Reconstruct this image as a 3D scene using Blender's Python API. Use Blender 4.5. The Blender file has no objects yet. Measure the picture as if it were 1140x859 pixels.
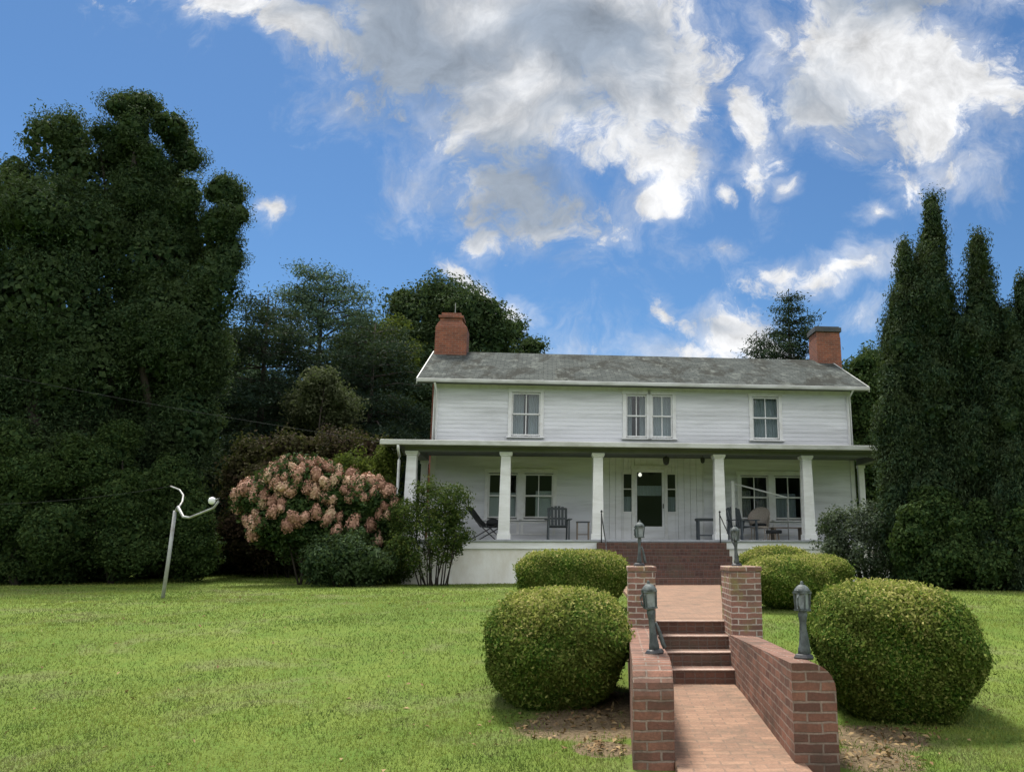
import bpy, math, random
import numpy as np
from mathutils import Vector, Matrix

S = bpy.context.scene
COL = S.collection
R = math.radians

# ------------------------------------------------------------------ camera
FP, PX, PY, YH, EYE = 900.0, 690.0, 429.5, 618.0, 1.43      # focal length, principal point, horizon row, eye height
PITCH = math.atan((YH - PY) / FP)
CP, SP = math.cos(PITCH), math.sin(PITCH)
cam = bpy.data.cameras.new("camera")
camo = bpy.data.objects.new("camera", cam)
COL.objects.link(camo)
camo.location = (0, 0, EYE)
camo.rotation_euler = (math.pi / 2 + PITCH, 0, 0)
cam.sensor_fit = 'HORIZONTAL'
cam.sensor_width = 36
cam.lens = 36 * FP / 1140
cam.shift_x = (570 - PX) / 1140
cam.clip_start = 0.1
cam.clip_end = 2000
S.camera = camo


def ray(x, y):
    a, b = (x - PX) / FP, (PY - y) / FP
    return np.array([a, CP - SP * b, SP + CP * b])


def at(x, y, Y):
    """world point seen at photo position x, y when it stands Y metres ahead"""
    r = ray(x, y)
    return np.array([0, 0, EYE]) + r * (Y / r[1])


def mpp(x, y, Y):
    """metres per photo pixel there"""
    p = at(x, y, Y)
    return (p[1] * CP + (p[2] - EYE) * SP) / FP


# ------------------------------------------------------------------ light
SUN_DIR = Vector((-0.20, 0.42, 0.90)).normalized()
EXPOSURE = 0.74
SKY_STRENGTH = 0.10
SUN_STRENGTH = 4.2
sun = bpy.data.lights.new("sun", 'SUN')
sun.energy = SUN_STRENGTH
sun.angle = R(13)
sun.color = (1.0, 0.95, 0.86)
suno = bpy.data.objects.new("sun", sun)
COL.objects.link(suno)
suno.rotation_euler = (-SUN_DIR).to_track_quat('-Z', 'Y').to_euler()
S.view_settings.view_transform = 'Standard'
S.view_settings.look = 'None'
S.view_settings.gamma = 1
S.view_settings.use_curve_mapping = False
S.view_settings.exposure = EXPOSURE
S.cycles.max_bounces = 7
S.cycles.transparent_max_bounces = 12


class NT:
    """small helper to write node trees"""

    def __init__(self, tree):
        self.t = tree
        self.n = tree.nodes
        self.l = tree.links

    def node(self, kind, **kw):
        n = self.n.new(kind)
        for k, v in kw.items():
            setattr(n, k, v)
        return n

    def put(self, sock, v):
        if isinstance(v, bpy.types.NodeSocket):
            self.l.new(v, sock)
        elif v is not None:
            sock.default_value = v

    def math(self, op, a, b=None, c=None, clamp=False):
        n = self.node('ShaderNodeMath', operation=op, use_clamp=clamp)
        self.put(n.inputs[0], a)
        self.put(n.inputs[1], b)
        self.put(n.inputs[2], c)
        return n.outputs[0]

    def mix(self, f, a, b, blend='MIX'):
        n = self.node('ShaderNodeMix', data_type='RGBA', blend_type=blend)
        self.put(n.inputs[0], f)
        self.put(n.inputs[6], a if isinstance(a, bpy.types.NodeSocket) else (*a, 1))
        self.put(n.inputs[7], b if isinstance(b, bpy.types.NodeSocket) else (*b, 1))
        return n.outputs[2]

    def noise(self, vec, scale, detail=4, rough=.55, dist=0.0):
        n = self.node('ShaderNodeTexNoise')
        self.put(n.inputs['Vector'], vec)
        n.inputs['Scale'].default_value = scale
        n.inputs['Detail'].default_value = detail
        n.inputs['Roughness'].default_value = rough
        n.inputs['Distortion'].default_value = dist
        return n.outputs['Fac']

    def rng(self, v, a, b, c=0.0, d=1.0, smooth=False):
        n = self.node('ShaderNodeMapRange', interpolation_type='SMOOTHSTEP' if smooth else 'LINEAR')
        self.put(n.inputs['Value'], v)
        for k, x in (('From Min', a), ('From Max', b), ('To Min', c), ('To Max', d)):
            self.put(n.inputs[k], x)
        return n.outputs[0]


def build_world():
    w = bpy.data.worlds.new("World")
    S.world = w
    w.use_nodes = True
    t = NT(w.node_tree)
    t.n.clear()
    sky = t.node('ShaderNodeTexSky', sky_type='NISHITA', sun_disc=False)
    sky.sun_elevation = math.asin(SUN_DIR.z)
    sky.sun_rotation = math.atan2(SUN_DIR.x, SUN_DIR.y)
    sky.air_density = 1.0
    sky.dust_density = 0.25
    sky.ozone_density = 3.0
    co = t.node('ShaderNodeTexCoord')
    d = co.outputs['Generated']
    sep = t.node('ShaderNodeSeparateXYZ')
    t.put(sep.inputs[0], d)
    yy = t.math('MAXIMUM', sep.outputs[1], 0.02)
    u = t.math('DIVIDE', sep.outputs[0], yy)
    v = t.math('DIVIDE', sep.outputs[2], yy)
    uv = t.node('ShaderNodeCombineXYZ')
    t.put(uv.inputs[0], u)
    t.put(uv.inputs[1], v)
    uvo = uv.outputs[0]
    # ragged edges: the cloud plane is pushed about by noise
    nz = t.node('ShaderNodeTexNoise')
    t.put(nz.inputs['Vector'], uvo)
    nz.inputs['Scale'].default_value = 7.0
    nz.inputs['Detail'].default_value = 4
    sh = t.node('ShaderNodeVectorMath', operation='SUBTRACT')
    t.put(sh.inputs[0], nz.outputs['Color'])
    sh.inputs[1].default_value = (.5, .5, .5)
    sc = t.node('ShaderNodeVectorMath', operation='SCALE')
    t.put(sc.inputs[0], sh.outputs[0])
    sc.inputs['Scale'].default_value = 0.12
    ad = t.node('ShaderNodeVectorMath', operation='ADD')
    t.put(ad.inputs[0], uvo)
    t.put(ad.inputs[1], sc.outputs[0])
    warped = ad.outputs[0]

    def blob(x, y, rx, ry, ang, weight):
        r = ray(x, y)
        cu, cv = r[0] / r[1], r[2] / r[1]
        b = (PY - y) / FP
        k = CP - SP * b
        m = t.node('ShaderNodeMapping', vector_type='TEXTURE')
        t.put(m.inputs['Vector'], warped)
        m.inputs['Location'].default_value = (cu, cv, 0)
        m.inputs['Rotation'].default_value = (0, 0, R(-ang))
        m.inputs['Scale'].default_value = (rx / FP / k, ry / FP / k / k, 1)
        ln = t.node('ShaderNodeVectorMath', operation='LENGTH')
        t.put(ln.inputs[0], m.outputs[0])
        return t.math('MULTIPLY_ADD', ln.outputs['Value'], -weight, weight)

    def field(blobs, soft=0.12):
        f = None
        for bl in blobs:
            o = blob(*bl)
            f = o if f is None else t.math('SMOOTH_MAX', f, o, soft)
        return f

    f = field([
        # x, y, rx, ry, angle (clockwise), weight
        (250, -5, 75, 42, 25, .9), (335, 35, 75, 38, 28, .9), (300, -60, 200, 70, 0, 1),
        (470, 20, 130, 130, 0, 1), (600, 40, 200, 130, 0, 1.1), (700, 80, 130, 130, 0, 1), (560, 120, 110, 80, 15, .9),
        (575, 210, 95, 70, 30, .75), (545, 262, 30, 24, 60, .5), (740, 190, 55, 55, 10, .8), (735, 222, 40, 26, 0, .8), (560, -90, 500, 120, 0, 1),
        (960, 60, 110, 110, 0, 1), (1040, 80, 105, 75, 10, 1), (1035, 135, 85, 45, 5, .9), (920, 110, 60, 45, -20, .8), (1000, -60, 230, 90, 0, 1),
        (836, 130, 30, 90, -12, .66), (845, 178, 34, 34, 0, .66), (800, 60, 40, 60, 0, .45), (855, 60, 34, 50, 0, .5),
        (925, 297, 94, 23, -6, .62), (876, 292, 40, 14, 0, .54), (812, 370, 76, 42, 0, .76), (850, 388, 54, 32, 0, .8), (755, 388, 60, 20, 0, .5), (1120, 100, 45, 60, 0, .45), (1050, 190, 80, 30, 0, .35), (680, 225, 60, 30, 0, .35), (470, 195, 60, 40, 30, .32), (400, 100, 50, 50, 30, .38),
        (550, 332, 62, 20, 42, .6), (520, 305, 40, 12, 30, .38), (296, 246, 24, 17, 30, .45),
        (963, 232, 17, 14, 0, .5), (882, 204, 14, 12, 0, .45), (812, 215, 18, 16, 0, .42), (655, 245, 80, 35, 10, .26), (1020, 205, 40, 30, 0, .3),
        (735, 345, 16, 30, -15, .35), (800, 270, 26, 14, 0, .32), (650, 385, 40, 10, 0, .25), (960, 345, 20, 18, 0, .25), (680, 420, 200, 30, 0, .12)])
    n1 = t.noise(warped, 9.0, 9, .62, .2)
    n2 = t.noise(uvo, 3.2, 5, .55)
    dens = t.math('ADD', f, t.math('MULTIPLY_ADD', n1, 1.5, -0.80))
    dens = t.math('ADD', dens, t.math('MULTIPLY_ADD', t.noise(warped, 26.0, 9, .75, .25), .9, -0.46))
    dens = t.math('ADD', dens, t.math('MULTIPLY_ADD', n2, .30, -0.15))
    alpha = t.rng(dens, 0.02, 0.42, smooth=True)
    # thin veils trailing round the clouds
    veil = t.math('ADD', t.math('MULTIPLY', f, .8), t.math('MULTIPLY_ADD', t.noise(warped, 11.0, 8, .68, .3), 1.5, -.72))
    alpha = t.math('MAXIMUM', alpha, t.math('MULTIPLY', t.rng(veil, -.16, .62, smooth=True), .62))
    front = t.rng(sep.outputs[1], 0.02, 0.15, smooth=True)
    # unseen clouds over the rest of the sky, thickened to give fill light
    oth = t.rng(t.math('ADD', t.noise(d, 2.3, 7, .6), t.math('MULTIPLY', sep.outputs[2], .03)), .42, .54, smooth=True)
    up = t.rng(sep.outputs[2], 0.02, .2, smooth=True)
    a2 = t.math('MULTIPLY', t.math('MULTIPLY', oth, up), t.math('SUBTRACT', 1.0, front))
    alpha = t.math('ADD', t.math('MULTIPLY', alpha, front), a2, clamp=True)
    # thick cloud is grey underneath, thin cloud is white
    g = field([(455, 55, 130, 110, 20, 1), (660, 45, 120, 75, 0, 1.1), (585, 205, 110, 75, 30, 1.1), (430, -20, 160, 70, 0, 1), (1000, -5, 90, 45, 10, 1),
               (720, 95, 50, 50, 0, .5), (640, 110, 70, 40, 0, .6), (960, 100, 60, 30, 0, .35), (800, 360, 40, 14, 0, .5)])
    n3 = t.noise(warped, 5.5, 8, .6, .4)
    grey = t.rng(t.math('ADD', g, t.math('MULTIPLY_ADD', n3, 2.6, -1.12)), -0.22, .95, smooth=True)
    n4 = t.noise(warped, 12.0, 9, .66)
    lit = t.rng(n4, .32, .66, .62, 1.16)
    white = t.node('ShaderNodeVectorMath', operation='SCALE')
    white.inputs[0].default_value = (5.7, 5.75, 5.85)
    t.put(white.inputs['Scale'], lit)
    gv = t.node('ShaderNodeVectorMath', operation='SCALE')
    gv.inputs[0].default_value = (1.95, 2.3, 2.8)
    t.put(gv.inputs['Scale'], t.rng(t.noise(warped, 7.0, 9, .65, .3), .3, .7, .72, 1.35))
    cloud = t.mix(grey, white.outputs[0], gv.outputs[0])
    hs = t.node('ShaderNodeHueSaturation')
    t.put(hs.inputs['Color'], sky.outputs[0])
    hs.inputs['Saturation'].default_value = 1.0
    hs.inputs['Value'].default_value = 1.0
    tinted = t.mix(1.0, hs.outputs[0], (.40, .56, .67), 'MULTIPLY')
    # clouds opposite the sun, out of view, are brightened to add fill light
    cloud = t.mix(front, (11.0, 11.0, 11.2), cloud)
    c = t.mix(alpha, tinted, cloud)
    bg = t.node('ShaderNodeBackground')
    t.put(bg.inputs['Color'], c)
    bg.inputs['Strength'].default_value = SKY_STRENGTH
    out = t.node('ShaderNodeOutputWorld')
    t.l.new(bg.outputs[0], out.inputs['Surface'])


build_world()

# ------------------------------------------------------------------ materials


def new_mat(name):
    m = bpy.data.materials.new(name)
    m.use_nodes = True
    t = NT(m.node_tree)
    return m, t, t.n['Principled BSDF']


def plain(name, col, rough=.6, col2=None, scale=6.0, amount=.5, bump=0.0, bscale=60.0, metal=0.0, stretch=(1, 1, 1), spec=.4):
    m, t, p = new_mat(name)
    co = t.node('ShaderNodeTexCoord')
    mp = t.node('ShaderNodeMapping')
    t.put(mp.inputs['Vector'], co.outputs['Object'])
    mp.inputs['Scale'].default_value = stretch
    v = mp.outputs[0]
    if col2 is not None:
        n = t.noise(v, scale, 6, .65, .3)
        f = t.rng(n, .42, .68, 0, amount)
        t.put(p.inputs['Base Color'], t.mix(f, col, col2))
    else:
        p.inputs['Base Color'].default_value = (*col, 1)
    p.inputs['Roughness'].default_value = rough
    p.inputs['Metallic'].default_value = metal
    p.inputs['Specular IOR Level'].default_value = spec
    if bump:
        b = t.node('ShaderNodeBump')
        t.put(b.inputs['Height'], t.noise(v, bscale, 4, .6))
        b.inputs['Strength'].default_value = bump
        b.inputs['Distance'].default_value = .01
        t.put(p.inputs['Normal'], b.outputs[0])
    return m


def brick_mat(name, c1, c2, mortar, bw=.19, rh=.063, ms=.008, stain=(.10, .085, .06), stain_amt=.5, moss=None, bump=.6, stain_scale=2.2, offset=.5):
    m, t, p = new_mat(name)
    co = t.node('ShaderNodeTexCoord')
    wob = t.node('ShaderNodeTexNoise')
    t.put(wob.inputs['Vector'], co.outputs['UV'])
    wob.inputs['Scale'].default_value = 9
    s = t.node('ShaderNodeVectorMath', operation='SCALE')
    t.put(s.inputs[0], wob.outputs['Color'])
    s.inputs['Scale'].default_value = .022
    a = t.node('ShaderNodeVectorMath', operation='ADD')
    t.put(a.inputs[0], co.outputs['UV'])
    t.put(a.inputs[1], s.outputs[0])
    b = t.node('ShaderNodeTexBrick')
    b.offset = offset
    t.put(b.inputs['Vector'], a.outputs[0])
    b.inputs['Scale'].default_value = 1
    b.inputs['Brick Width'].default_value = bw
    b.inputs['Row Height'].default_value = rh
    b.inputs['Mortar Size'].default_value = ms
    b.inputs['Mortar Smooth'].default_value = .3
    b.inputs['Color1'].default_value = (*c1, 1)
    b.inputs['Color2'].default_value = (*c2, 1)
    b.inputs['Mortar'].default_value = (*mortar, 1)
    ob = co.outputs['Object']
    fine = t.rng(t.noise(ob, 45, 5, .7), .25, .75, .72, 1.25)
    sc = t.node('ShaderNodeVectorMath', operation='SCALE')
    t.put(sc.inputs[0], b.outputs['Color'])
    t.put(sc.inputs['Scale'], fine)
    f = t.rng(t.noise(ob, stain_scale, 7, .68, .4), .46, .70, 0, stain_amt)
    c = t.mix(f, sc.outputs[0], stain)
    if moss:
        fm = t.rng(t.noise(ob, 3.7, 6, .7), .52, .66, 0, .75)
        c = t.mix(fm, c, moss)
    t.put(p.inputs['Base Color'], c)
    p.inputs['Roughness'].default_value = .85
    p.inputs['Specular IOR Level'].default_value = .25
    h = t.math('MULTIPLY_ADD', b.outputs['Fac'], -1.0, t.math('MULTIPLY', t.noise(ob, 70, 5, .7), .7))
    bp = t.node('ShaderNodeBump')
    t.put(bp.inputs['Height'], h)
    bp.inputs['Strength'].default_value = bump
    bp.inputs['Distance'].default_value = .008
    t.put(p.inputs['Normal'], bp.outputs[0])
    return m


def leaf_mat(name, cols, trans=.25, clump=.9, rough=.75, clump_scale=.9, tint=(.03, .05, .012)):
    """foliage: every leaf its own tone, whole sprays a little yellower or browner"""
    m, t, p = new_mat(name)
    g = t.node('ShaderNodeNewGeometry')
    ramp = t.node('ShaderNodeValToRGB')
    ramp.color_ramp.interpolation = 'LINEAR'
    e = ramp.color_ramp.elements
    while len(e) < len(cols):
        e.new(.5)
    for i, c in enumerate(cols):
        e[i].position = i / (len(cols) - 1)
        e[i].color = (*c, 1)
    t.put(ramp.inputs[0], g.outputs['Random Per Island'])
    co = t.node('ShaderNodeTexCoord')
    n = t.noise(co.outputs['Object'], clump_scale, 4, .6)
    c = t.mix(t.rng(n, .42, .62, 0, clump), ramp.outputs[0], t.mix(.55, ramp.outputs[0], tint))
    t.put(p.inputs['Base Color'], c)
    p.inputs['Roughness'].default_value = rough
    p.inputs['Specular IOR Level'].default_value = .06
    tr = t.node('ShaderNodeBsdfTranslucent')
    t.put(tr.inputs['Color'], t.mix(.32, c, (.15, .22, .03)))
    mx = t.node('ShaderNodeMixShader')
    mx.inputs[0].default_value = trans
    t.l.new(p.outputs[0], mx.inputs[1])
    t.l.new(tr.outputs[0], mx.inputs[2])
    t.l.new(mx.outputs[0], t.n['Material Output'].inputs['Surface'])
    return m


def glass_mat():
    m, t, p = new_mat("window_glass")
    tr = t.node('ShaderNodeBsdfTransparent')
    tr.inputs[0].default_value = (.78, .82, .82, 1)
    gl = t.node('ShaderNodeBsdfGlossy')
    gl.inputs['Roughness'].default_value = .03
    mx = t.node('ShaderNodeMixShader')
    mx.inputs[0].default_value = .03
    t.l.new(tr.outputs[0], mx.inputs[1])
    t.l.new(gl.outputs[0], mx.inputs[2])
    t.l.new(mx.outputs[0], t.n['Material Output'].inputs['Surface'])
    return m


M = {}
M['white'] = plain('white_paint', (.76, .765, .77), .55, (.50, .50, .47), 2.2, .55, .15, 40, stretch=(.5, .5, 2.2))
M['siding'] = plain('white_siding_paint', (.72, .725, .75), .6, (.40, .405, .40), 1.6, .6, .2, 30, stretch=(.25, 1, 2.5))
M['trim'] = plain('white_trim_paint', (.74, .74, .73), .5, (.50, .48, .43), 4, .5, .1, 40)
M['fascia'] = plain('weathered_fascia_paint', (.50, .51, .49), .6, (.27, .27, .23), 3, .8, .2, 30, stretch=(.4, 1, 1))
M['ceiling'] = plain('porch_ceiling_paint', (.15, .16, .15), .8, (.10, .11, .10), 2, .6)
M['foundation'] = plain('painted_foundation', (.78, .775, .74), .75, (.52, .47, .37), 1.4, .7, .5, 18, stretch=(1, 1, .45))
M['floor'] = plain('porch_floor_paint', (.33, .35, .37), .5, (.22, .23, .24), 5, .6)
M['brick'] = brick_mat('red_brick', (.255, .120, .080), (.12, .058, .043), (.25, .19, .15), stain=(.075, .055, .04), stain_amt=.85, bump=.9)
M['brick_pier'] = brick_mat('pale_red_brick', (.30, .155, .115), (.165, .085, .066), (.46, .40, .34), stain_amt=.5, moss=(.21, .19, .07))
M['brick_step'] = brick_mat('step_brick', (.175, .088, .062), (.11, .056, .042), (.16, .115, .095), bw=.105, stain_amt=.65, offset=0)
M['brick_dark'] = brick_mat('porch_step_brick', (.135, .066, .050), (.08, .042, .035), (.12, .09, .078), bw=.105, rh=.083, stain_amt=.6, offset=0)
M['paver'] = brick_mat('walk_brick', (.285, .172, .112), (.215, .128, .086), (.19, .128, .09), bw=.19, rh=.09, ms=.007, stain=(.12, .092, .066), stain_amt=.85, bump=.6, stain_scale=3.1)
M['chimney'] = brick_mat('chimney_brick', (.27, .092, .052), (.165, .060, .040), (.23, .15, .115), bw=.21, rh=.075, stain=(.09, .05, .04), stain_amt=.6)
M['stone_edge'] = plain('worn_tread_edge', (.40, .29, .235), .8, (.24, .16, .12), 9, .8, .4, 50)
M['soot'] = plain('dark_chimney_cap', (.045, .05, .055), .8, (.09, .085, .08), 6, .6, .3)
M['glass'] = glass_mat()
M['curtain'] = plain('curtain_cloth', (.52, .54, .56), .9, (.36, .38, .41), 5, .7, stretch=(7, 1, .3))
M['shade'] = plain('white_roller_shade', (.74, .74, .72), .9)
M['lace'] = plain('patterned_curtain', (.46, .44, .42), .9, (.20, .19, .19), 9, .9)
M['inside'] = plain('interior_plaster', (.16, .155, .145), .9)
M['iron'] = plain('black_iron', (.03, .032, .035), .5, (.07, .06, .05), 12, .6)
M['black'] = plain('black_fabric', (.018, .02, .022), .8)
M['dark_wood'] = plain('dark_painted_wood', (.055, .066, .072), .6, (.10, .11, .11), 14, .6)
M['blue_grey'] = plain('blue_grey_paint', (.07, .085, .10), .6, (.13, .14, .15), 10, .6)
M['wood'] = plain('weathered_wood', (.26, .21, .16), .7, (.14, .11, .085), 12, .7, stretch=(1, 1, 4))
M['wicker'] = plain('pale_wicker', (.42, .37, .32), .75, (.24, .2, .17), 40, .8, .6, 90)
M['verdigris'] = plain('weathered_verdigris_metal', (.045, .055, .054), .65, (.15, .175, .17), 11, .8, .4, 60)
M['galv'] = plain('galvanised_pipe', (.34, .35, .345), .55, (.20, .185, .165), 7, .9, metal=.2)
M['bark'] = plain('bark', (.050, .040, .032), .9, (.022, .018, .015), 9, .8, .8, 22, stretch=(3, 3, .6))
M['wire'] = plain('grey_cable', (.05, .053, .053), .8, spec=.1)
M['clay'] = plain('dark_plant_pot', (.05, .045, .045), .6)

# slate roof with dark streaks and lichen
mm, t, p = new_mat('old_grey_shingles')
co = t.node('ShaderNodeTexCoord')
b = t.node('ShaderNodeTexBrick')
t.put(b.inputs['Vector'], co.outputs['UV'])
for k, v in (('Scale', 1), ('Brick Width', .28), ('Row Height', .15), ('Mortar Size', .008), ('Mortar Smooth', .2)):
    b.inputs[k].default_value = v
b.inputs['Color1'].default_value = (.084, .093, .086, 1)
b.inputs['Color2'].default_value = (.056, .064, .060, 1)
b.inputs['Mortar'].default_value = (.03, .032, .033, 1)
mp = t.node('ShaderNodeMapping')
t.put(mp.inputs['Vector'], co.outputs['Object'])
mp.inputs['Scale'].default_value = (1, .35, 1)
f1 = t.rng(t.noise(mp.outputs[0], 1.1, 7, .7, .6), .47, .58, 0, .9)
f2 = t.rng(t.noise(mp.outputs[0], 3.3, 6, .7), .54, .68, 0, .6)
c = t.mix(f1, b.outputs['Color'], (.035, .036, .031))
c = t.mix(f2, c, (.17, .185, .165))
t.put(p.inputs['Base Color'], c)
p.inputs['Roughness'].default_value = .95
p.inputs['Specular IOR Level'].default_value = .05
bp = t.node('ShaderNodeBump')
t.put(bp.inputs['Height'], t.math('MULTIPLY', b.outputs['Fac'], -1.0))
bp.inputs['Strength'].default_value = .7
bp.inputs['Distance'].default_value = .02
t.put(p.inputs['Normal'], bp.outputs[0])
M['roof'] = mm

# worn, bare earth patches (x, y, radius)
BARE = [(-.25, 6.9, .62), (-.1, 7.5, .55), (1.7, 5.9, .36), (1.95, 6.5, .45), (1.7, 8.6, .45), (-.12, 6.2, .25)]


def lawn_mat():
    m, t, p = new_mat('lawn_soil_and_turf')
    co = t.node('ShaderNodeTexCoord')
    v = co.outputs['Object']
    n1 = t.noise(v, .35, 5, .6, .3)
    n2 = t.noise(v, 2.6, 6, .65)
    n3 = t.noise(v, 38, 5, .75)
    c = t.mix(t.rng(n1, .38, .64), (.11, .165, .028), (.18, .235, .045))
    c = t.mix(t.rng(n2, .45, .68, 0, .7), c, (.095, .18, .028))
    c = t.mix(t.rng(t.noise(v, .8, 6, .7, .6), .53, .66, 0, .6), c, (.215, .215, .105))
    c = t.mix(t.rng(n3, .40, .66, 0, .85), c, (.07, .11, .018))
    mask = None
    for (x, y, r) in BARE:
        d = t.node('ShaderNodeVectorMath', operation='DISTANCE')
        sx = t.node('ShaderNodeVectorMath', operation='MULTIPLY')
        t.put(sx.inputs[0], v)
        sx.inputs[1].default_value = (1, 1, 0)
        t.put(d.inputs[0], sx.outputs[0])
        d.inputs[1].default_value = (x, y, 0)
        q = t.math('SUBTRACT', 1.0, t.math('DIVIDE', d.outputs['Value'], r))
        mask = q if mask is None else t.math('MAXIMUM', mask, q)
    mask = t.rng(t.math('ADD', mask, t.math('MULTIPLY_ADD', n2, 1.2, -.6)), .0, .25, smooth=True)
    soil = t.mix(t.rng(n3, .35, .65), (.085, .062, .038), (.23, .175, .105))
    c = t.mix(mask, c, soil)
    t.put(p.inputs['Base Color'], c)
    p.inputs['Roughness'].default_value = .9
    p.inputs['Specular IOR Level'].default_value = .1
    b = t.node('ShaderNodeBump')
    t.put(b.inputs['Height'], t.math('ADD', n3, t.noise(v, 9, 4, .6)))
    b.inputs['Strength'].default_value = .8
    b.inputs['Distance'].default_value = .03
    t.put(p.inputs['Normal'], b.outputs[0])
    return m


def blade_mat():
    m, t, p = new_mat('grass_blades')
    g = t.node('ShaderNodeNewGeometry')
    ramp = t.node('ShaderNodeValToRGB')
    e = ramp.color_ramp.elements
    e.new(.4)
    e.new(.93)
    cols = [(.080, .130, .020), (.138, .192, .030), (.225, .262, .052), (.36, .33, .15)]
    for i, (pos, cc) in enumerate(zip((0, .45, .92, 1.0), cols)):
        e[i].position = pos
        e[i].color = (*cc, 1)
    t.put(ramp.inputs[0], g.outputs['Random Per Island'])
    co = t.node('ShaderNodeTexCoord')
    n = t.noise(co.outputs['Object'], .45, 5, .6, .3)
    n2 = t.noise(co.outputs['Object'], 1.7, 5, .65)
    c = t.mix(t.rng(n, .40, .60), t.mix(.45, ramp.outputs[0], (.05, .105, .015)), t.mix(.4, ramp.outputs[0], (.30, .34, .07)))
    c = t.mix(t.rng(n2, .47, .62, 0, .7), c, (.055, .10, .018))
    n5 = t.noise(co.outputs['Object'], .8, 6, .7, .6)
    c = t.mix(t.rng(n5, .50, .64, 0, .7), c, (.20, .195, .085))
    t.put(p.inputs['Base Color'], c)
    p.inputs['Roughness'].default_value = .6
    p.inputs['Specular IOR Level'].default_value = .2
    tr = t.node('ShaderNodeBsdfTranslucent')
    t.put(tr.inputs['Color'], c)
    mx = t.node('ShaderNodeMixShader')
    mx.inputs[0].default_value = .35
    t.l.new(p.outputs[0], mx.inputs[1])
    t.l.new(tr.outputs[0], mx.inputs[2])
    t.l.new(mx.outputs[0], t.n['Material Output'].inputs['Surface'])
    return m


M['lawn'] = lawn_mat()
M['blade'] = blade_mat()
M['leaf_dark'] = leaf_mat('dark_evergreen_leaves', [(.014, .034, .016), (.033, .060, .027), (.068, .102, .042)], .2, 1.0, tint=(.045, .065, .024))
M['leaf_spruce'] = leaf_mat('cool_spruce_needles', [(.010, .026, .018), (.022, .042, .029), (.046, .072, .046)], .15, .9, tint=(.03, .045, .03))
M['leaf_blue'] = leaf_mat('blue_green_needles', [(.045, .090, .054), (.076, .135, .081), (.146, .214, .130)], .15, tint=(.05, .06, .05))
M['leaf_mid'] = leaf_mat('mid_green_leaves', [(.018, .040, .015), (.035, .064, .021), (.068, .100, .031)], .2)
M['leaf_yellow'] = leaf_mat('yellow_green_leaves', [(.045, .065, .012), (.080, .105, .018), (.13, .15, .03)], .3)
M['leaf_olive'] = leaf_mat('dusty_olive_leaves', [(.054, .066, .036), (.090, .102, .054), (.132, .144, .084)], .25)
M['leaf_red'] = leaf_mat('dark_red_leaves', [(.018, .014, .011), (.040, .024, .018), (.062, .044, .024)], .2, tint=(.04, .05, .015))
M['leaf_thuja'] = leaf_mat('arborvitae_sprays', [(.013, .032, .019), (.030, .056, .030), (.066, .098, .046)], .18, 1.0, clump_scale=2.2, tint=(.045, .055, .022))
M['leaf_box'] = leaf_mat('boxwood_leaves', [(.032, .075, .012), (.064, .125, .019), (.13, .195, .03), (.26, .27, .08)], .28, clump_scale=3.5, tint=(.12, .13, .03))
M['leaf_grey'] = leaf_mat('grey_green_leaves', [(.034, .049, .034), (.058, .078, .055), (.111, .130, .094)], .25)
M['leaf_nandina'] = leaf_mat('fine_green_leaves', [(.026, .050, .014), (.050, .084, .022), (.120, .144, .036)], .3)


def flower_mat():
    m, t, p = new_mat('fading_pink_flowers')
    g = t.node('ShaderNodeNewGeometry')
    oi = t.node('ShaderNodeObjectInfo')
    ramp = t.node('ShaderNodeValToRGB')
    e = ramp.color_ramp.elements
    e.new(.4)
    e.new(.8)
    for i, (pos, cc) in enumerate(zip((0, .35, .75, 1.0), [(.22, .108, .07), (.41, .23, .158), (.56, .35, .25), (.47, .38, .24)])):
        e[i].position = pos
        e[i].color = (*cc, 1)
    t.put(ramp.inputs[0], t.math('ADD', t.math('MULTIPLY', oi.outputs['Random'], .75), t.math('MULTIPLY', g.outputs['Random Per Island'], .3)))
    t.put(p.inputs['Base Color'], ramp.outputs[0])
    p.inputs['Roughness'].default_value = .8
    return m


M['flower'] = flower_mat()
M['litter'] = leaf_mat('dead_leaves', [(.10, .06, .03), (.22, .14, .07), (.34, .25, .13)], .1, .3)
M['leaf_top_lit'] = leaf_mat('boxwood_sunlit_new_growth', [(.18, .23, .035), (.33, .34, .08), (.47, .41, .17)], .35, .5, clump_scale=4.0, tint=(.08, .13, .02))  # new growth tone, brightened to paint sunlight onto the clipped tops

# ------------------------------------------------------------------ mesh helpers


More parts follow.
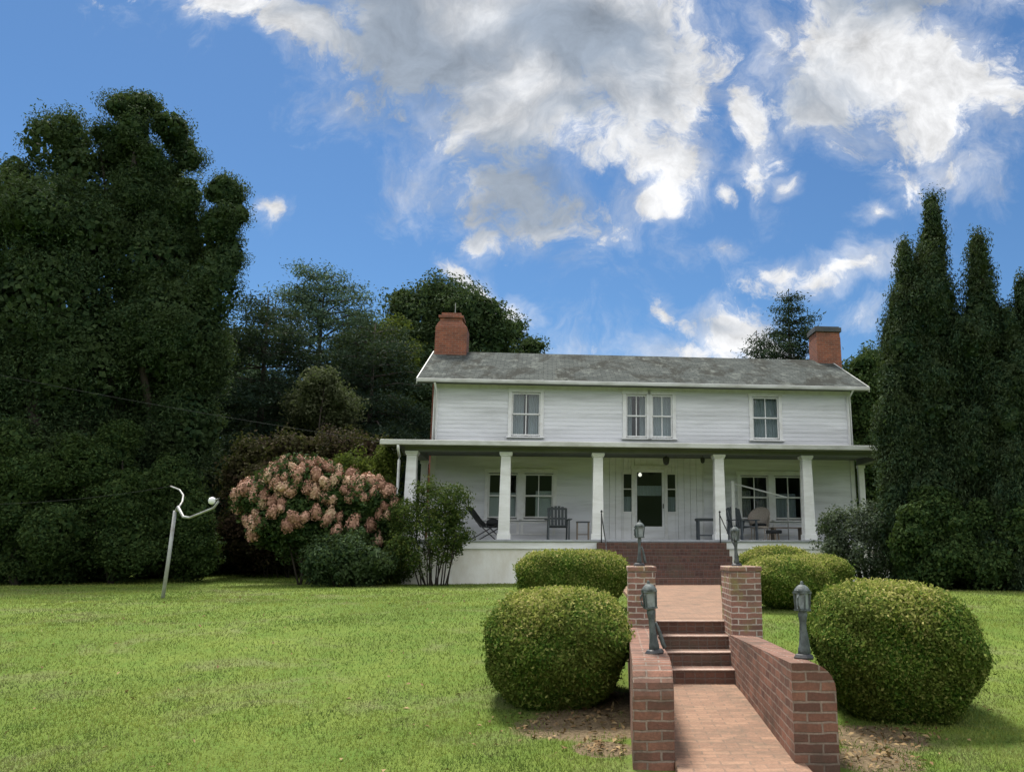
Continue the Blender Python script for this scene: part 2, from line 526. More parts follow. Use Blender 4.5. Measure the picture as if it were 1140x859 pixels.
class MB:
    def __init__(self):
        self.v, self.f = [], []

    def add(self, vs, fs):
        o = len(self.v)
        self.v += [tuple(map(float, q)) for q in vs]
        self.f += [tuple(o + i for i in q) for q in fs]
        return self

    def box(self, x0, x1, y0, y1, z0, z1):
        return self.add([(x0, y0, z0), (x1, y0, z0), (x1, y1, z0), (x0, y1, z0), (x0, y0, z1), (x1, y0, z1), (x1, y1, z1), (x0, y1, z1)],
                        [(0, 3, 2, 1), (4, 5, 6, 7), (0, 1, 5, 4), (1, 2, 6, 5), (2, 3, 7, 6), (3, 0, 4, 7)])

    def bar(self, a, b, w, h, up=(0, 0, 1)):
        a, b, up = Vector(a), Vector(b), Vector(up)
        d = (b - a).normalized()
        s = d.cross(up)
        s = s.normalized() if s.length > 1e-4 else Vector((1, 0, 0))
        u = s.cross(d)
        vs = []
        for q in (a, b):
            for i, j in ((-1, -1), (1, -1), (1, 1), (-1, 1)):
                vs.append(q + s * (i * w / 2) + u * (j * h / 2))
        return self.add(vs, [(0, 1, 2, 3), (7, 6, 5, 4), (0, 4, 5, 1), (1, 5, 6, 2), (2, 6, 7, 3), (3, 7, 4, 0)])

    def tube(self, pts, rad, n=8):
        pts = [Vector(q) for q in pts]
        if not hasattr(rad, '__len__'):
            rad = [rad] * len(pts)
        vs, fs = [], []
        ref = Vector((0, 0, 1))
        for i, q in enumerate(pts):
            d = (pts[min(i + 1, len(pts) - 1)] - pts[max(i - 1, 0)]).normalized()
            s = d.cross(ref)
            if s.length < 1e-3:
                s = d.cross(Vector((1, 0, 0)))
            s.normalize()
            u = s.cross(d)
            for k in range(n):
                a = 2 * math.pi * k / n
                vs.append(q + (s * math.cos(a) + u * math.sin(a)) * rad[i])
        for i in range(len(pts) - 1):
            for k in range(n):
                k2 = (k + 1) % n
                fs.append((i * n + k, i * n + k2, (i + 1) * n + k2, (i + 1) * n + k))
        fs.append(tuple(range(n))[::-1])
        fs.append(tuple((len(pts) - 1) * n + k for k in range(n)))
        return self.add(vs, fs)

    def lathe(self, prof, c=(0, 0, 0), n=16, rot=0.0):
        vs, fs = [], []
        for r, z in prof:
            for k in range(n):
                a = 2 * math.pi * k / n + rot
                vs.append((c[0] + r * math.cos(a), c[1] + r * math.sin(a), c[2] + z))
        for i in range(len(prof) - 1):
            for k in range(n):
                k2 = (k + 1) % n
                fs.append((i * n + k, i * n + k2, (i + 1) * n + k2, (i + 1) * n + k))
        fs.append(tuple(range(n))[::-1])
        fs.append(tuple((len(prof) - 1) * n + k for k in range(n)))
        return self.add(vs, fs)

    def extrude(self, poly, a, b, axis='y'):
        """poly in the plane across the axis, swept from a to b"""
        n = len(poly)
        vs = []
        for q in (a, b):
            for (i, j) in poly:
                vs.append({'y': (i, q, j), 'x': (q, i, j), 'z': (i, j, q)}[axis])
        fs = [tuple(range(n)), tuple(range(2 * n - 1, n - 1, -1))]
        for k in range(n):
            k2 = (k + 1) % n
            fs.append((k, n + k, n + k2, k2))
        return self.add(vs, fs)

    def build(self, name, mat, parent=None, smooth=False, bevel=0.0, loc=None):
        me = bpy.data.meshes.new(name)
        me.from_pydata(self.v, [], self.f)
        import bmesh
        bm = bmesh.new()
        bm.from_mesh(me)
        bmesh.ops.recalc_face_normals(bm, faces=bm.faces)
        uv = bm.loops.layers.uv.new('UVMap')
        for fc in bm.faces:
            nx, ny, nz = abs(fc.normal.x), abs(fc.normal.y), abs(fc.normal.z)
            for lp in fc.loops:
                q = lp.vert.co
                if nz > .62:
                    lp[uv].uv = (q.x, q.y)
                elif ny >= nx:
                    lp[uv].uv = (q.x, q.z)
                else:
                    lp[uv].uv = (q.y, q.z)
            fc.smooth = smooth
        bm.to_mesh(me)
        bm.free()
        me.materials.append(mat)
        o = bpy.data.objects.new(name, me)
        COL.objects.link(o)
        if parent is not None:
            o.parent = parent
        if loc is not None:
            o.location = loc
        if bevel:
            m = o.modifiers.new('bevel', 'BEVEL')
            m.width = bevel
            m.segments = 2
            m.limit_method = 'ANGLE'
        return o


def quads_object(name, V, mat, parent=None, nper=4, extra=None):
    """one mesh from an array of separate quads or triangles (N, nper, 3), plus optional extra verts and faces"""
    N = len(V)
    vs = V.reshape(-1, 3)
    loops = np.arange(N * nper, dtype=np.int32)
    starts = np.arange(0, N * nper, nper, dtype=np.int32)
    totals = np.full(N, nper, dtype=np.int32)
    if extra is not None and len(extra[0]):
        ev, ef = extra
        ef = np.asarray(ef, dtype=np.int32) + len(vs)
        vs = np.vstack([vs, ev])
        starts = np.concatenate([starts, len(loops) + np.arange(0, len(ef) * 4, 4, dtype=np.int32)])
        totals = np.concatenate([totals, np.full(len(ef), 4, dtype=np.int32)])
        loops = np.concatenate([loops, ef.reshape(-1)])
    me = bpy.data.meshes.new(name)
    me.vertices.add(len(vs))
    me.vertices.foreach_set('co', vs.astype(np.float32).reshape(-1))
    me.loops.add(len(loops))
    me.loops.foreach_set('vertex_index', loops.astype(np.int32))
    me.polygons.add(len(starts))
    me.polygons.foreach_set('loop_start', starts.astype(np.int32))
    me.polygons.foreach_set('loop_total', totals.astype(np.int32))
    me.update(calc_edges=True)
    me.materials.append(mat)
    o = bpy.data.objects.new(name, me)
    COL.objects.link(o)
    if parent is not None:
        o.parent = parent
    return o


def empty(name, loc, rz=0.0):
    o = bpy.data.objects.new(name, None)
    COL.objects.link(o)
    o.location = loc
    o.rotation_euler = (0, 0, rz)
    o.empty_display_size = .2
    return o


def tag(o, label, cat, group=None):
    o['label'] = label
    o['category'] = cat
    if group:
        o['group'] = group
    return o


def kind(o, k):
    o['kind'] = k
    return o


def unit(a):
    return a / np.maximum(np.linalg.norm(a, axis=1, keepdims=True), 1e-6)


def leaf_quads(P, Nrm, size, rng, aspect=.5, jitter=.9, grain=None, gk=0.0):
    """diamond shaped leaves at P facing roughly along Nrm"""
    n = len(P)
    nn = unit(Nrm + rng.normal(size=(n, 3)) * jitter)
    t = rng.normal(size=(n, 3))
    if grain is not None:
        t = t * (1 - gk) + np.asarray(grain) * gk * 2
    t = unit(t - nn * (t * nn).sum(1, keepdims=True))
    b = np.cross(nn, t)
    L = (size * rng.uniform(.6, 1.35, n))[:, None] * .5
    W = L * aspect
    bend = nn * L * .25
    return np.stack([P - t * L - bend, P + b * W, P + t * L - bend, P - b * W], 1)


def cores(blobs, k=.72, rng=None, zmin=None):
    """inner masses of twigs and leaves so that thick crowns are not hollow"""
    VV, FF = [], []
    nu, nv = 14, 9
    for (cx, cy, cz, rx, ry, rz) in blobs:
        o = len(VV)
        for i in range(nv + 1):
            th = math.pi * i / nv
            for j in range(nu):
                ph = 2 * math.pi * j / nu
                q = k * (1 + .16 * (rng.random() - .5))
                z = cz + rz * q * math.cos(th)
                if zmin is not None:
                    z = max(z, zmin)
                VV.append((cx + rx * q * math.sin(th) * math.cos(ph), cy + ry * q * math.sin(th) * math.sin(ph), z))
        for i in range(nv):
            for j in range(nu):
                j2 = (j + 1) % nu
                FF.append((o + i * nu + j, o + (i + 1) * nu + j, o + (i + 1) * nu + j2, o + i * nu + j2))
    return np.array(VV), FF


def crown(name, blobs, n, leaf, mat, parent, rng, clump=.45, nclump=None, flat=1.0, zmin=.7, aspect=.5, jitter=.8, core=.72, grain=None, gk=0.0, inner=.15, sharp=False):
    """leaves gathered in puffs over the surface of overlapping lobes"""
    B = np.array(blobs, float)
    area = (B[:, 3] * B[:, 5] + B[:, 3] * B[:, 4] + B[:, 4] * B[:, 5]) ** 1.0
    K = nclump or max(12, int(area.sum() * 4 / (clump * clump * 1.3)))
    bi = rng.choice(len(B), K, p=area / area.sum())
    d = unit(rng.normal(size=(K, 3)))
    rad = 1 - np.abs(rng.normal(size=(K, 1))) * inner + rng.random((K, 1)) * .06
    C = B[bi, :3] + d * B[bi, 3:] * rad
    cr = clump * rng.uniform(.55, 1.35, K)
    if zmin is not None:
        ok = C[:, 2] > zmin
        C, cr, d = C[ok], cr[ok], d[ok]
    # puffs buried deep inside another lobe are dropped
    keep = np.ones(len(C), bool)
    for q in B:
        e = (((C - q[:3]) / q[3:]) ** 2).sum(1)
        keep &= e > .42
    C, cr, d = C[keep], cr[keep], d[keep]
    w = cr ** 2
    ci = rng.choice(len(C), n, p=w / w.sum())
    off = unit(rng.normal(size=(n, 3)))
    r = rng.random((n, 1)) ** .45
    sc = np.array([1, 1, flat])
    P = C[ci] + off * r * cr[ci][:, None] * sc
    N = off * .7 + d[ci] * .6 + np.array([0, 0, .25])
    if zmin is not None:
        P[:, 2] = np.where(P[:, 2] < zmin, zmin + rng.random(n) * .3, P[:, 2])
    V = leaf_quads(P, N, leaf, rng, aspect, jitter, grain, gk)
    if core:
        # the twiggy inside of a thick crown: larger sprays deeper in
        m = max(1500, n // 3)
        b2 = rng.choice(len(B), m, p=area / area.sum())
        d2 = unit(rng.normal(size=(m, 3)))
        P2 = B[b2, :3] + d2 * B[b2, 3:] * (core * (.72 + .33 * rng.random((m, 1))))
        if zmin is not None:
            P2[:, 2] = np.maximum(P2[:, 2], zmin + .1)
        big = min(max(leaf * 2.0, float(np.median(B[:, 3])) * .10), leaf * 2.4)
        V = np.concatenate([V, leaf_quads(P2, d2, big, rng, .7, .5)])
    return quads_object(name, V, mat, parent, 4)


def pblobs(lst, Y, deep=.9, spread=.8, rng=None):
    """lobes given as photo x, y, radius, radius at a distance Y"""
    out = []
    for q in lst:
        x, y, rx, ry = q[:4]
        yy = Y + (q[4] if len(q) > 4 else (rng.random() - .5) * spread * 2 if rng is not None else 0)
        c = at(x, y, yy)
        k = mpp(x, y, yy)
        out.append((c[0], c[1], c[2], rx * k, max(rx, .6 * ry) * k * deep, ry * k))
    return out


# ------------------------------------------------------------------ ground
GY = [-30, 0, 5, 7, 9, 11, 14, 22, 30, 60, 250]
GZ = [-.6, .03, .05, .10, .27, .52, .65, .72, .95, 1.8, 6.0]
PATH_X0, PATH_X1, PATH_Z = .22, 1.32, .12


def ground_z(x, y):
    z = np.interp(y, GY, GZ)
    w = np.clip((y - 10) / 6, 0, 1)
    return z + .035 * np.sin(x * .55 + 1.3) * np.sin(y * .31) * w


def lawn():
    xs = sorted(set(list(np.round(np.arange(-30, 24.01, .6), 3)) + [PATH_X0 - .04, PATH_X0 + .0, PATH_X1, PATH_X1 + .04] + list(range(-160, -30, 10)) + list(range(30, 170, 10))))
    xs = [x for x in xs if not (PATH_X0 < x < PATH_X1 and x not in (PATH_X0, PATH_X1))]
    ys = sorted(set(list(np.round(np.arange(0, 34.01, .5), 3)) + [9.9, 10.1] + list(range(-170, -30, 10)) + list(range(-30, 0, 5)) + list(range(36, 251, 8))))
    vs, fs = [], []
    for y in ys:
        for x in xs:
            z = float(ground_z(x, y))
            if PATH_X0 - 1e-6 <= x <= PATH_X1 + 1e-6 and y < 10:
                z = min(z, .06)
            vs.append((x, y, z))
    n = len(xs)
    for j in range(len(ys) - 1):
        for i in range(n - 1):
            a = j * n + i
            fs.append((a, a + 1, a + n + 1, a + n))
    o = MB().add(vs, fs).build('lawn', M['lawn'], smooth=True)
    kind(o, 'structure')


lawn()


def unseen_hills():
    """unseen wooded slope added behind the camera to darken the window reflections"""
    vs, fs = [], []
    nx, ny = 60, 10
    rr = random.Random(2)
    for j in range(ny + 1):
        for i in range(nx + 1):
            x = -240 + 480 * i / nx
            y = -70 - 12 * j
            z = -1.2 + 30 * math.sin(min(1, j / 7) * math.pi / 2) * (.75 + .25 * math.sin(x * .021 + 1)) + (rr.uniform(-1.5, 1.5) if j else 0)
            vs.append((x, y, z))
    for j in range(ny):
        for i in range(nx):
            a = j * (nx + 1) + i
            fs.append((a, a + 1, a + nx + 2, a + nx + 1))
    kind(MB().add(vs, fs).build('unseen_hills', M['unseen_woods']), 'structure')


M['unseen_woods'] = plain('unseen_hill_woods', (.030, .050, .020), .9, (.055, .075, .025), .12, .8, 1.0, .5, spec=.05)
unseen_hills()  # unseen slope, added so the window panes reflect something dark

# brick walks: a lower one between the low walls, an upper one from the garden steps to the porch steps
wk = MB().box(.36, 1.20, 5.2, 8.92, .0, PATH_Z)
wk.box(.02, 1.46, 3.0, 5.2, .0, PATH_Z)
kind(wk.build('lower_brick_path', M['paver'], bevel=.01), 'structure')
MB().add([(.40, 10.02, .665), (1.24, 10.02, .665), (2.45, 20.25, .735), (-.05, 20.25, .735), (.40, 10.02, .5), (1.24, 10.02, .5), (2.45, 20.25, .5), (-.05, 20.25, .5)],
         [(0, 1, 2, 3), (7, 6, 5, 4), (0, 4, 5, 1), (1, 5, 6, 2), (2, 6, 7, 3), (3, 7, 4, 0)]).build('upper_brick_path', M['paver'])['kind'] = 'structure'

# ------------------------------------------------------------------ house
HO = (1.07, 22.31)
HR = R(5.5)
house = tag(empty('house', (HO[0], HO[1], 0), HR), 'white two storey clapboard farmhouse with full width columned porch and brick chimneys', 'house')
FLOOR, WALLW, BACKW = 1.84, 2.3, 8.1
HW = 6.43          # half width of the walls
ZT = 6.56          # top of walls


def clapboards(mb, x0, x1, z0, z1, holes, w, exp=.125, lap=.010):
    """overlapping boards; every board is one wedge, cut at the openings"""
    n = int(math.ceil((z1 - z0) / exp))
    for i in range(n):
        a, b = z0 + i * exp, min(z0 + (i + 1) * exp, z1)
        zc = (a + b) / 2
        cuts = sorted([(h[0], h[1]) for h in holes if h[2] < zc < h[3] and h[1] > x0 and h[0] < x1])
        x = x0
        segs = []
        for (p0, p1) in cuts:
            if p0 > x:
                segs.append((x, p0))
            x = max(x, p1)
        if x < x1:
            segs.append((x, x1))
        for (p0, p1) in segs:
            mb.add([(p0, w - lap, a), (p1, w - lap, a), (p1, w - .002, b), (p0, w - .002, b), (p0, w + .05, a), (p1, w + .05, a), (p1, w + .05, b), (p0, w + .05, b)],
                   [(0, 1, 2, 3), (4, 7, 6, 5), (0, 4, 5, 1), (3, 2, 6, 7), (0, 3, 7, 4), (1, 5, 6, 2)])
    return mb


UPZ = (4.98, 6.29)
up_open = [(-4.15, -3.29), (-.66, -.02), (.14, .78), (3.31, 4.15)]
LOZ = (2.52, 3.82)
lo_open = [(-4.78, -3.92), (-3.72, -2.86), (2.86, 3.72), (3.92, 4.78)]
holes_up = [(a, b, UPZ[0], UPZ[1]) for a, b in up_open]
holes_lo = [(a, b, LOZ[0], LOZ[1]) for a, b in lo_open]

clapboards(MB(), -HW, HW, 4.55, ZT, holes_up, WALLW).build('wall', M['siding'], house)['label'] = 'upper storey wall of white clapboards'
clapboards(MB(), -HW, -1.36, FLOOR, 4.55, holes_lo, WALLW).build('wall', M['siding'], house)['label'] = 'clapboard wall under the left of the porch roof'
clapboards(MB(), 1.72, HW, FLOOR, 4.55, holes_lo, WALLW).build('wall', M['siding'], house)['label'] = 'clapboard wall under the right of the porch roof'
# upright boards round the front door
vb = MB()
x = -1.36
DOOR = (-.40, .50, FLOOR, 3.90)
SIDE = [(-.74, -.50, 2.72, 3.84), (.60, .84, 2.72, 3.84)]
rnd = random.Random(5)
while x < 1.72 - .01:
    x2 = min(x + .19, 1.72)
    cuts = [DOOR] + SIDE
    zs = [(FLOOR, 4.55)]
    pieces = [(x, x2)]
    for h in cuts:
        npieces = []
        for (a, b) in pieces:
            for (p, q) in ((a, min(b, h[0])), (max(a, h[0]), min(b, h[1])), (max(a, h[1]), b)):
                if q - p > .004:
                    npieces.append((p, q))
        pieces = npieces
    dd = rnd.uniform(0, .006)
    for (a, b) in pieces:
        c0 = (a + b) / 2
        z0 = FLOOR
        for h in cuts:
            if h[0] < c0 < h[1]:
                if h[2] > FLOOR + .01:
                    vb.box(a, b, WALLW - .006 - dd, WALLW + .05, FLOOR, h[2])
                z0 = h[3]
        vb.box(a + .004, b - .004, WALLW - .006 - dd, WALLW + .05, z0, 4.55)
    x = x2
vb.box(-1.36, 1.72, WALLW + .03, WALLW + .049, 3.9, 4.54)
vb.build('wall', M['white'], house)['label'] = 'upright white boards round the front door'
# side, back and inner walls
sw = MB()
sw.box(-HW, -HW + .12, WALLW + .052, BACKW, .9, ZT).box(HW - .12, HW, WALLW + .052, BACKW, .9, ZT).box(-HW + .12, HW - .12, BACKW - .12, BACKW, .9, ZT)
for s in (-1, 1):
    a, b = (-HW, -HW + .12) if s < 0 else (HW - .12, HW)
    sw.extrude([(WALLW + .05, ZT), (BACKW, ZT), ((WALLW + BACKW) / 2, ZT + 1.52)], a, b, 'x')
sw.build('wall', M['siding'], house)['label'] = 'gable end and back walls'
MB().box(-HW + .13, HW - .13, WALLW + .06, BACKW - .13, 4.42, 4.52).box(-HW + .13, HW - .13, WALLW + .06, BACKW - .13, 1.74, FLOOR).box(-HW + .13, HW - .13, 4.3, 4.4, FLOOR, 6.5).build('interior_floor', M['inside'], house)
# corner boards and frieze
for s in (-1, 1):
    MB().box(s * HW - .07, s * HW + .07, WALLW - .03, WALLW + .12, .95, ZT).build('corner_board', M['trim'], house, bevel=.004)
MB().box(-HW + .072, HW - .072, WALLW - .034, WALLW + .0, ZT - .16, ZT).build('frieze', M['trim'], house)

# main roof
RW0, RZ0, RWM, RZM, RU = 1.88, 6.60, 5.2, 8.26, 6.95
th_ = .09
roof = MB().extrude([(RW0, RZ0), (RWM, RZM), (2 * RWM - RW0, RZ0), (2 * RWM - RW0, RZ0 - th_), (RWM, RZM - th_), (RW0, RZ0 - th_)], -RU, RU, 'x').build('roof', M['roof'], house)
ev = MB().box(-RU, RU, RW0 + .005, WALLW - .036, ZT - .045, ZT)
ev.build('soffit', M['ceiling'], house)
MB().box(-RU - .01, RU + .01, RW0 - .10, RW0 + .0, RZ0 - .125, RZ0 - .015).build('gutter', M['fascia'], house, bevel=.02)
for s in (-1, 1):
    rk = MB()
    a, b = (-RU - .03, -RU) if s < 0 else (RU, RU + .03)
    for q in (1, -1):
        w0 = RW0 if q > 0 else 2 * RWM - RW0
        rk.extrude([(w0, RZ0 - .16), (w0, RZ0 + .01), (RWM, RZM + .01), (RWM, RZM - .17)], a, b, 'x')
    rk.build('rake_board', M['fascia'], house)


def chimney(uc, wc, cap):
    hw = .53 if cap == 'shoulder' else .44
    b = MB().box(uc - hw, uc + hw, wc - .42, wc + .42, .9, 9.02)
    if cap == 'shoulder':
        # sloped shoulder and a smaller corbelled head
        b.add([(uc - .53, wc - .42, 9.02), (uc + .53, wc - .42, 9.02), (uc + .53, wc + .42, 9.02), (uc - .53, wc + .42, 9.02),
               (uc - .42, wc - .34, 9.24), (uc + .36, wc - .34, 9.24), (uc + .36, wc + .34, 9.24), (uc - .42, wc + .34, 9.24)],
              [(0, 1, 5, 4), (1, 2, 6, 5), (2, 3, 7, 6), (3, 0, 4, 7), (4, 5, 6, 7)])
        b.box(uc - .40, uc + .34, wc - .32, wc + .32, 9.24, 9.36)
        b.box(uc - .45, uc + .39, wc - .37, wc + .37, 9.36, 9.45)
        b.box(uc - .36, uc + .30, wc - .28, wc + .28, 9.45, 9.56)
    else:
        b.box(uc - .43, uc + .43, wc - .40, wc + .40, 9.02, 9.2)
    o = b.build('chimney', M['chimney'], roof, bevel=.008)
    return o


chimney(-6.36, 5.2, 'shoulder')['label'] = 'red brick chimney with a narrowed head'
ch = chimney(6.82, 5.2, 'flat')
ch['label'] = 'red brick chimney under a dark flat cap'
MB().box(6.82 - .48, 6.82 + .48, 5.2 - .46, 5.2 + .46, 9.2, 9.36).box(6.82 - .44, 6.82 + .44, 5.2 - .36, 5.2 + .36, 9.36, 9.42).build('chimney_cap', M['soot'], roof, bevel=.01)
# lightning rod on the left chimney
MB().tube([(-6.3, 5.2, 9.55), (-6.3, 5.2, 10.0)], .012, 6).build('chimney_rod', M['galv'], roof)


def window(u0, u1, z0, z1, label=None, curtain=None, cols=2):
    """cased sash window: casing > sash, pane, curtain"""
    w = WALLW
    c = MB()
    k = .105
    c.box(u0 - k, u0, w - .045, w + .03, z0 - .04, z1 + .02).box(u1, u1 + k, w - .045, w + .03, z0 - .04, z1 + .02)
    c.box(u0 - k - .02, u1 + k + .02, w - .055, w + .03, z1 + .02, z1 + .15)
    c.box(u0 - k - .035, u1 + k + .035, w - .10, w + .03, z0 - .085, z0 - .04)
    c.box(u0, u0 + .02, w + .03, w + .12, z0, z1).box(u1 - .02, u1, w + .03, w + .12, z0, z1)
    win = c.build('window', M['trim'], house, bevel=.004)
    if label:
        win['label'] = label
    zm = (z0 + z1) / 2
    s = MB()
    for (a, b, ww) in ((z0 - .0, zm + .018, .055), (zm - .018, z1, .03)):
        f = .042
        s.box(u0, u1, w + ww - .02, w + ww + .012, a, a + f).box(u0, u1, w + ww - .02, w + ww + .012, b - f, b)
        s.box(u0, u0 + f, w + ww - .02, w + ww + .012, a + f, b - f).box(u1 - f, u1, w + ww - .02, w + ww + .012, a + f, b - f)
        for i in range(1, cols):
            uc = u0 + (u1 - u0) * i / cols
            s.box(uc - .014, uc + .014, w + ww - .018, w + ww + .01, a + f, b - f)
    s.build('sash', M['trim'], win)
    MB().box(u0 + .03, u1 - .03, w + .052, w + .058, z0 + .02, zm).box(u0 + .03, u1 - .03, w + .027, w + .033, zm, z1 - .02).build('pane', M['glass'], win)
    if curtain:
        curtain(win, u0, u1, z0, z1)
    return win


def cloth(mb, u0, u1, z0, z1, w, folds=9, amp=.018):
    n = folds * 6
    vs = []
    for i in range(n + 1):
        u = u0 + (u1 - u0) * i / n
        y = w + amp * math.sin(i / n * folds * 2 * math.pi)
        vs += [(u, y, z0), (u, y, z1)]
    return mb.add(vs, [(2 * i, 2 * i + 2, 2 * i + 3, 2 * i + 1) for i in range(n)])


def curtains_parted(mat, gap=.1, drop=1.0):
    def f(win, u0, u1, z0, z1):
        um = (u0 + u1) / 2
        zt = z0 + (z1 - z0) * drop
        for a, b in ((u0, um - gap), (um + gap, u1)):
            cloth(MB(), a, b, z0, zt, WALLW + .2, max(3, int((b - a) * 16))).build('curtain', mat, win, smooth=True)
    return f


def curtains_full(mat, z_from=0.0, z_to=1.0, u_from=0.0, u_to=1.0, folds=8, amp=.012):
    def f(win, u0, u1, z0, z1):
        cloth(MB(), u0 + (u1 - u0) * u_from, u0 + (u1 - u0) * u_to, z0 + (z1 - z0) * z_from, z0 + (z1 - z0) * z_to, WALLW + .17, folds, amp).build('curtain', mat, win, smooth=True)
    return f


window(*up_open[0], *UPZ, curtain=curtains_parted(M['curtain'], .07))
window(*up_open[1], *UPZ, curtain=curtains_parted(M['curtain'], .12))
window(*up_open[2], *UPZ, curtain=curtains_full(M['curtain']))
window(*up_open[3], *UPZ, curtain=curtains_full(M['curtain'], folds=10))
window(*lo_open[0], *LOZ, curtain=curtains_full(M['shade'], 0, .58, folds=1, amp=.0))
window(*lo_open[1], *LOZ, curtain=curtains_full(M['shade'], 0, .62, .40, 1.0, folds=1, amp=.0))
window(*lo_open[2], *LOZ, curtain=curtains_parted(M['lace'], .07, .66))
window(*lo_open[3], *LOZ, curtain=curtains_full(M['curtain'], 0, .60, 0, .82, folds=5, amp=.01))
# panelling under the lower windows
for a, b in lo_open:
    MB().box(a - .08, b + .08, WALLW - .032, WALLW - .01, 2.02, 2.06).box(a - .08, b + .08, WALLW - .032, WALLW - .01, 2.36, 2.40).box(a - .08, a - .0, WALLW - .03, WALLW - .01, 2.06, 2.36).box(b, b + .08, WALLW - .03, WALLW - .01, 2.06, 2.36).build('wainscot_panel', M['trim'], house)

# front door with storm glass, transom and side lights
d0, d1 = DOOR[0], DOOR[1]
W = WALLW
dc = MB().box(d0 - .09, d0, W - .05, W + .04, FLOOR, 3.98).box(d1, d1 + .09, W - .05, W + .04, FLOOR, 3.98).box(d0 - .12, d1 + .12, W - .06, W + .04, 3.98, 4.10)
for s in SIDE:
    dc.box(s[0] - .03, s[0], W - .03, W + .04, s[2] - .05, s[3] + .05).box(s[1], s[1] + .03, W - .03, W + .04, s[2] - .05, s[3] + .05)
    dc.box(s[0], s[1], W - .03, W + .04, s[3], s[3] + .05).box(s[0], s[1], W - .03, W + .04, s[2] - .05, s[2])
    dc.box(s[0], s[1], W - .01, W + .03, 3.38, 3.41)
dc.build('door_frame', M['trim'], house, bevel=.004)
dr = MB()
dr.box(d0, d0 + .07, W - .005, W + .04, FLOOR + .02, 3.96).box(d1 - .07, d1, W - .005, W + .04, FLOOR + .02, 3.96)
for a, b in ((FLOOR + .02, 2.28), (3.90, 3.96)):
    dr.box(d0 + .07, d1 - .07, W - .005, W + .04, a, b)
door = dr.build('door', M['white'], house, bevel=.004)
MB().box(d0 + .07, d1 - .07, W + .012, W + .018, 2.28, 3.90).build('pane', M['glass'], door)
cloth(MB(), d0 + .075, d1 - .075, 3.20, 3.50, W + .06, 6, .008).build('curtain', M['curtain'], door, smooth=True)
MB().box(d1 - .05, d1 - .025, W - .05, W - .006, 2.82, 2.95).build('handle', M['iron'], door)
for s in SIDE:
    sd = MB().box(s[0], s[1], W + .012, W + .018, s[2], s[3]).build('side_light', M['glass'], house)
    cloth(MB(), s[0], s[1], s[2], s[2] + .45, W + .09, 4, .01).build('curtain', M['curtain'], sd)

# porch floor, foundation
PW = 7.05
MB().box(-PW, PW, -.28, WALLW - .0, FLOOR - .06, FLOOR - .001).build('porch_floor', M['floor'], house, bevel=.01)
MB().box(-PW + .02, PW - .02, -.24, -.202, 1.60, FLOOR - .06).build('porch_skirt', M['white'], house)
fd = MB().box(-PW + .06, PW - .06, -.20, .1, .5, 1.60).box(-PW + .06, -PW + .3, .1, WALLW, .5, 1.60).box(PW - .3, PW - .06, .1, WALLW, .5, 1.60)
fd.box(-HW, HW, WALLW - .02, BACKW, .5, 1.70)
fd.build('foundation', M['foundation'], house)

# columns
for u in (-6.68, -4.18, -1.68, 1.68, 4.18, 6.68):
    c = MB()
    n0, n1 = .155, .130
    c.add([(u - n0, -n0, FLOOR + .16), (u + n0, -n0, FLOOR + .16), (u + n0, n0, FLOOR + .16), (u - n0, n0, FLOOR + .16),
           (u - n1, -n1, 4.06), (u + n1, -n1, 4.06), (u + n1, n1, 4.06), (u - n1, n1, 4.06)],
          [(3, 2, 1, 0), (4, 5, 6, 7), (0, 1, 5, 4), (1, 2, 6, 5), (2, 3, 7, 6), (3, 0, 4, 7)])
    c.box(u - .18, u + .18, -.18, .18, FLOOR, FLOOR + .16)
    c.box(u - .155, u + .155, -.155, .155, 4.06, 4.10).box(u - .175, u + .175, -.175, .175, 4.10, 4.17)
    c.build('column', M['white'], house, bevel=.012)
for s in (-1, 1):
    u = s * 6.66
    MB().box(u - .09, u + .09, WALLW - .16, WALLW - .035, FLOOR, 4.17).box(u - .12, u + .12, WALLW - .19, WALLW - .034, 4.08, 4.17).build('rear_post', M['trim'], house, bevel=.008)

# porch beam, ceiling and roof
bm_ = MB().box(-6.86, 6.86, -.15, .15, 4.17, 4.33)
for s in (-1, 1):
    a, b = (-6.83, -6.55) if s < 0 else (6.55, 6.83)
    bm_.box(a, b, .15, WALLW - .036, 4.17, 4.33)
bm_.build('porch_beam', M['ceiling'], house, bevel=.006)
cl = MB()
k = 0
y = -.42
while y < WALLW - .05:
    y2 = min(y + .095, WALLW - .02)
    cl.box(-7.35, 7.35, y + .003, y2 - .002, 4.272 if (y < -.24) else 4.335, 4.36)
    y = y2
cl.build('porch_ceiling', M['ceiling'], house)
PO = -.50
MB().extrude([(PO, 4.36), (WALLW - .02, 4.66), (WALLW - .02, 4.70), (PO, 4.40)], -7.42, 7.42, 'x').build('porch_roof', M['soot'], house)
MB().box(-7.45, 7.45, PO - .07, PO - .002, 4.28, 4.415).build('porch_gutter', M['fascia'], house, bevel=.015)
for s in (-1, 1):
    MB().box(min(s * 7.43, s * 7.36), max(s * 7.43, s * 7.36), PO, WALLW, 4.27, 4.43).build('porch_end_board', M['fascia'], house)
MB().tube([(-6.98, PO - .03, 4.28), (-6.98, PO + .02, 4.18), (-6.98, -.24, 4.0), (-6.98, -.26, 3.9), (-6.98, -.26, .8)], .038, 8).build('downspout', M['white'], house, smooth=True)
MB().tube([(-HW + .0, RW0 - .04, 6.49), (-HW + .0, WALLW - .10, 6.28), (-HW + .0, WALLW - .10, 4.72)], .035, 8).build('downspout', M['trim'], house, smooth=True)
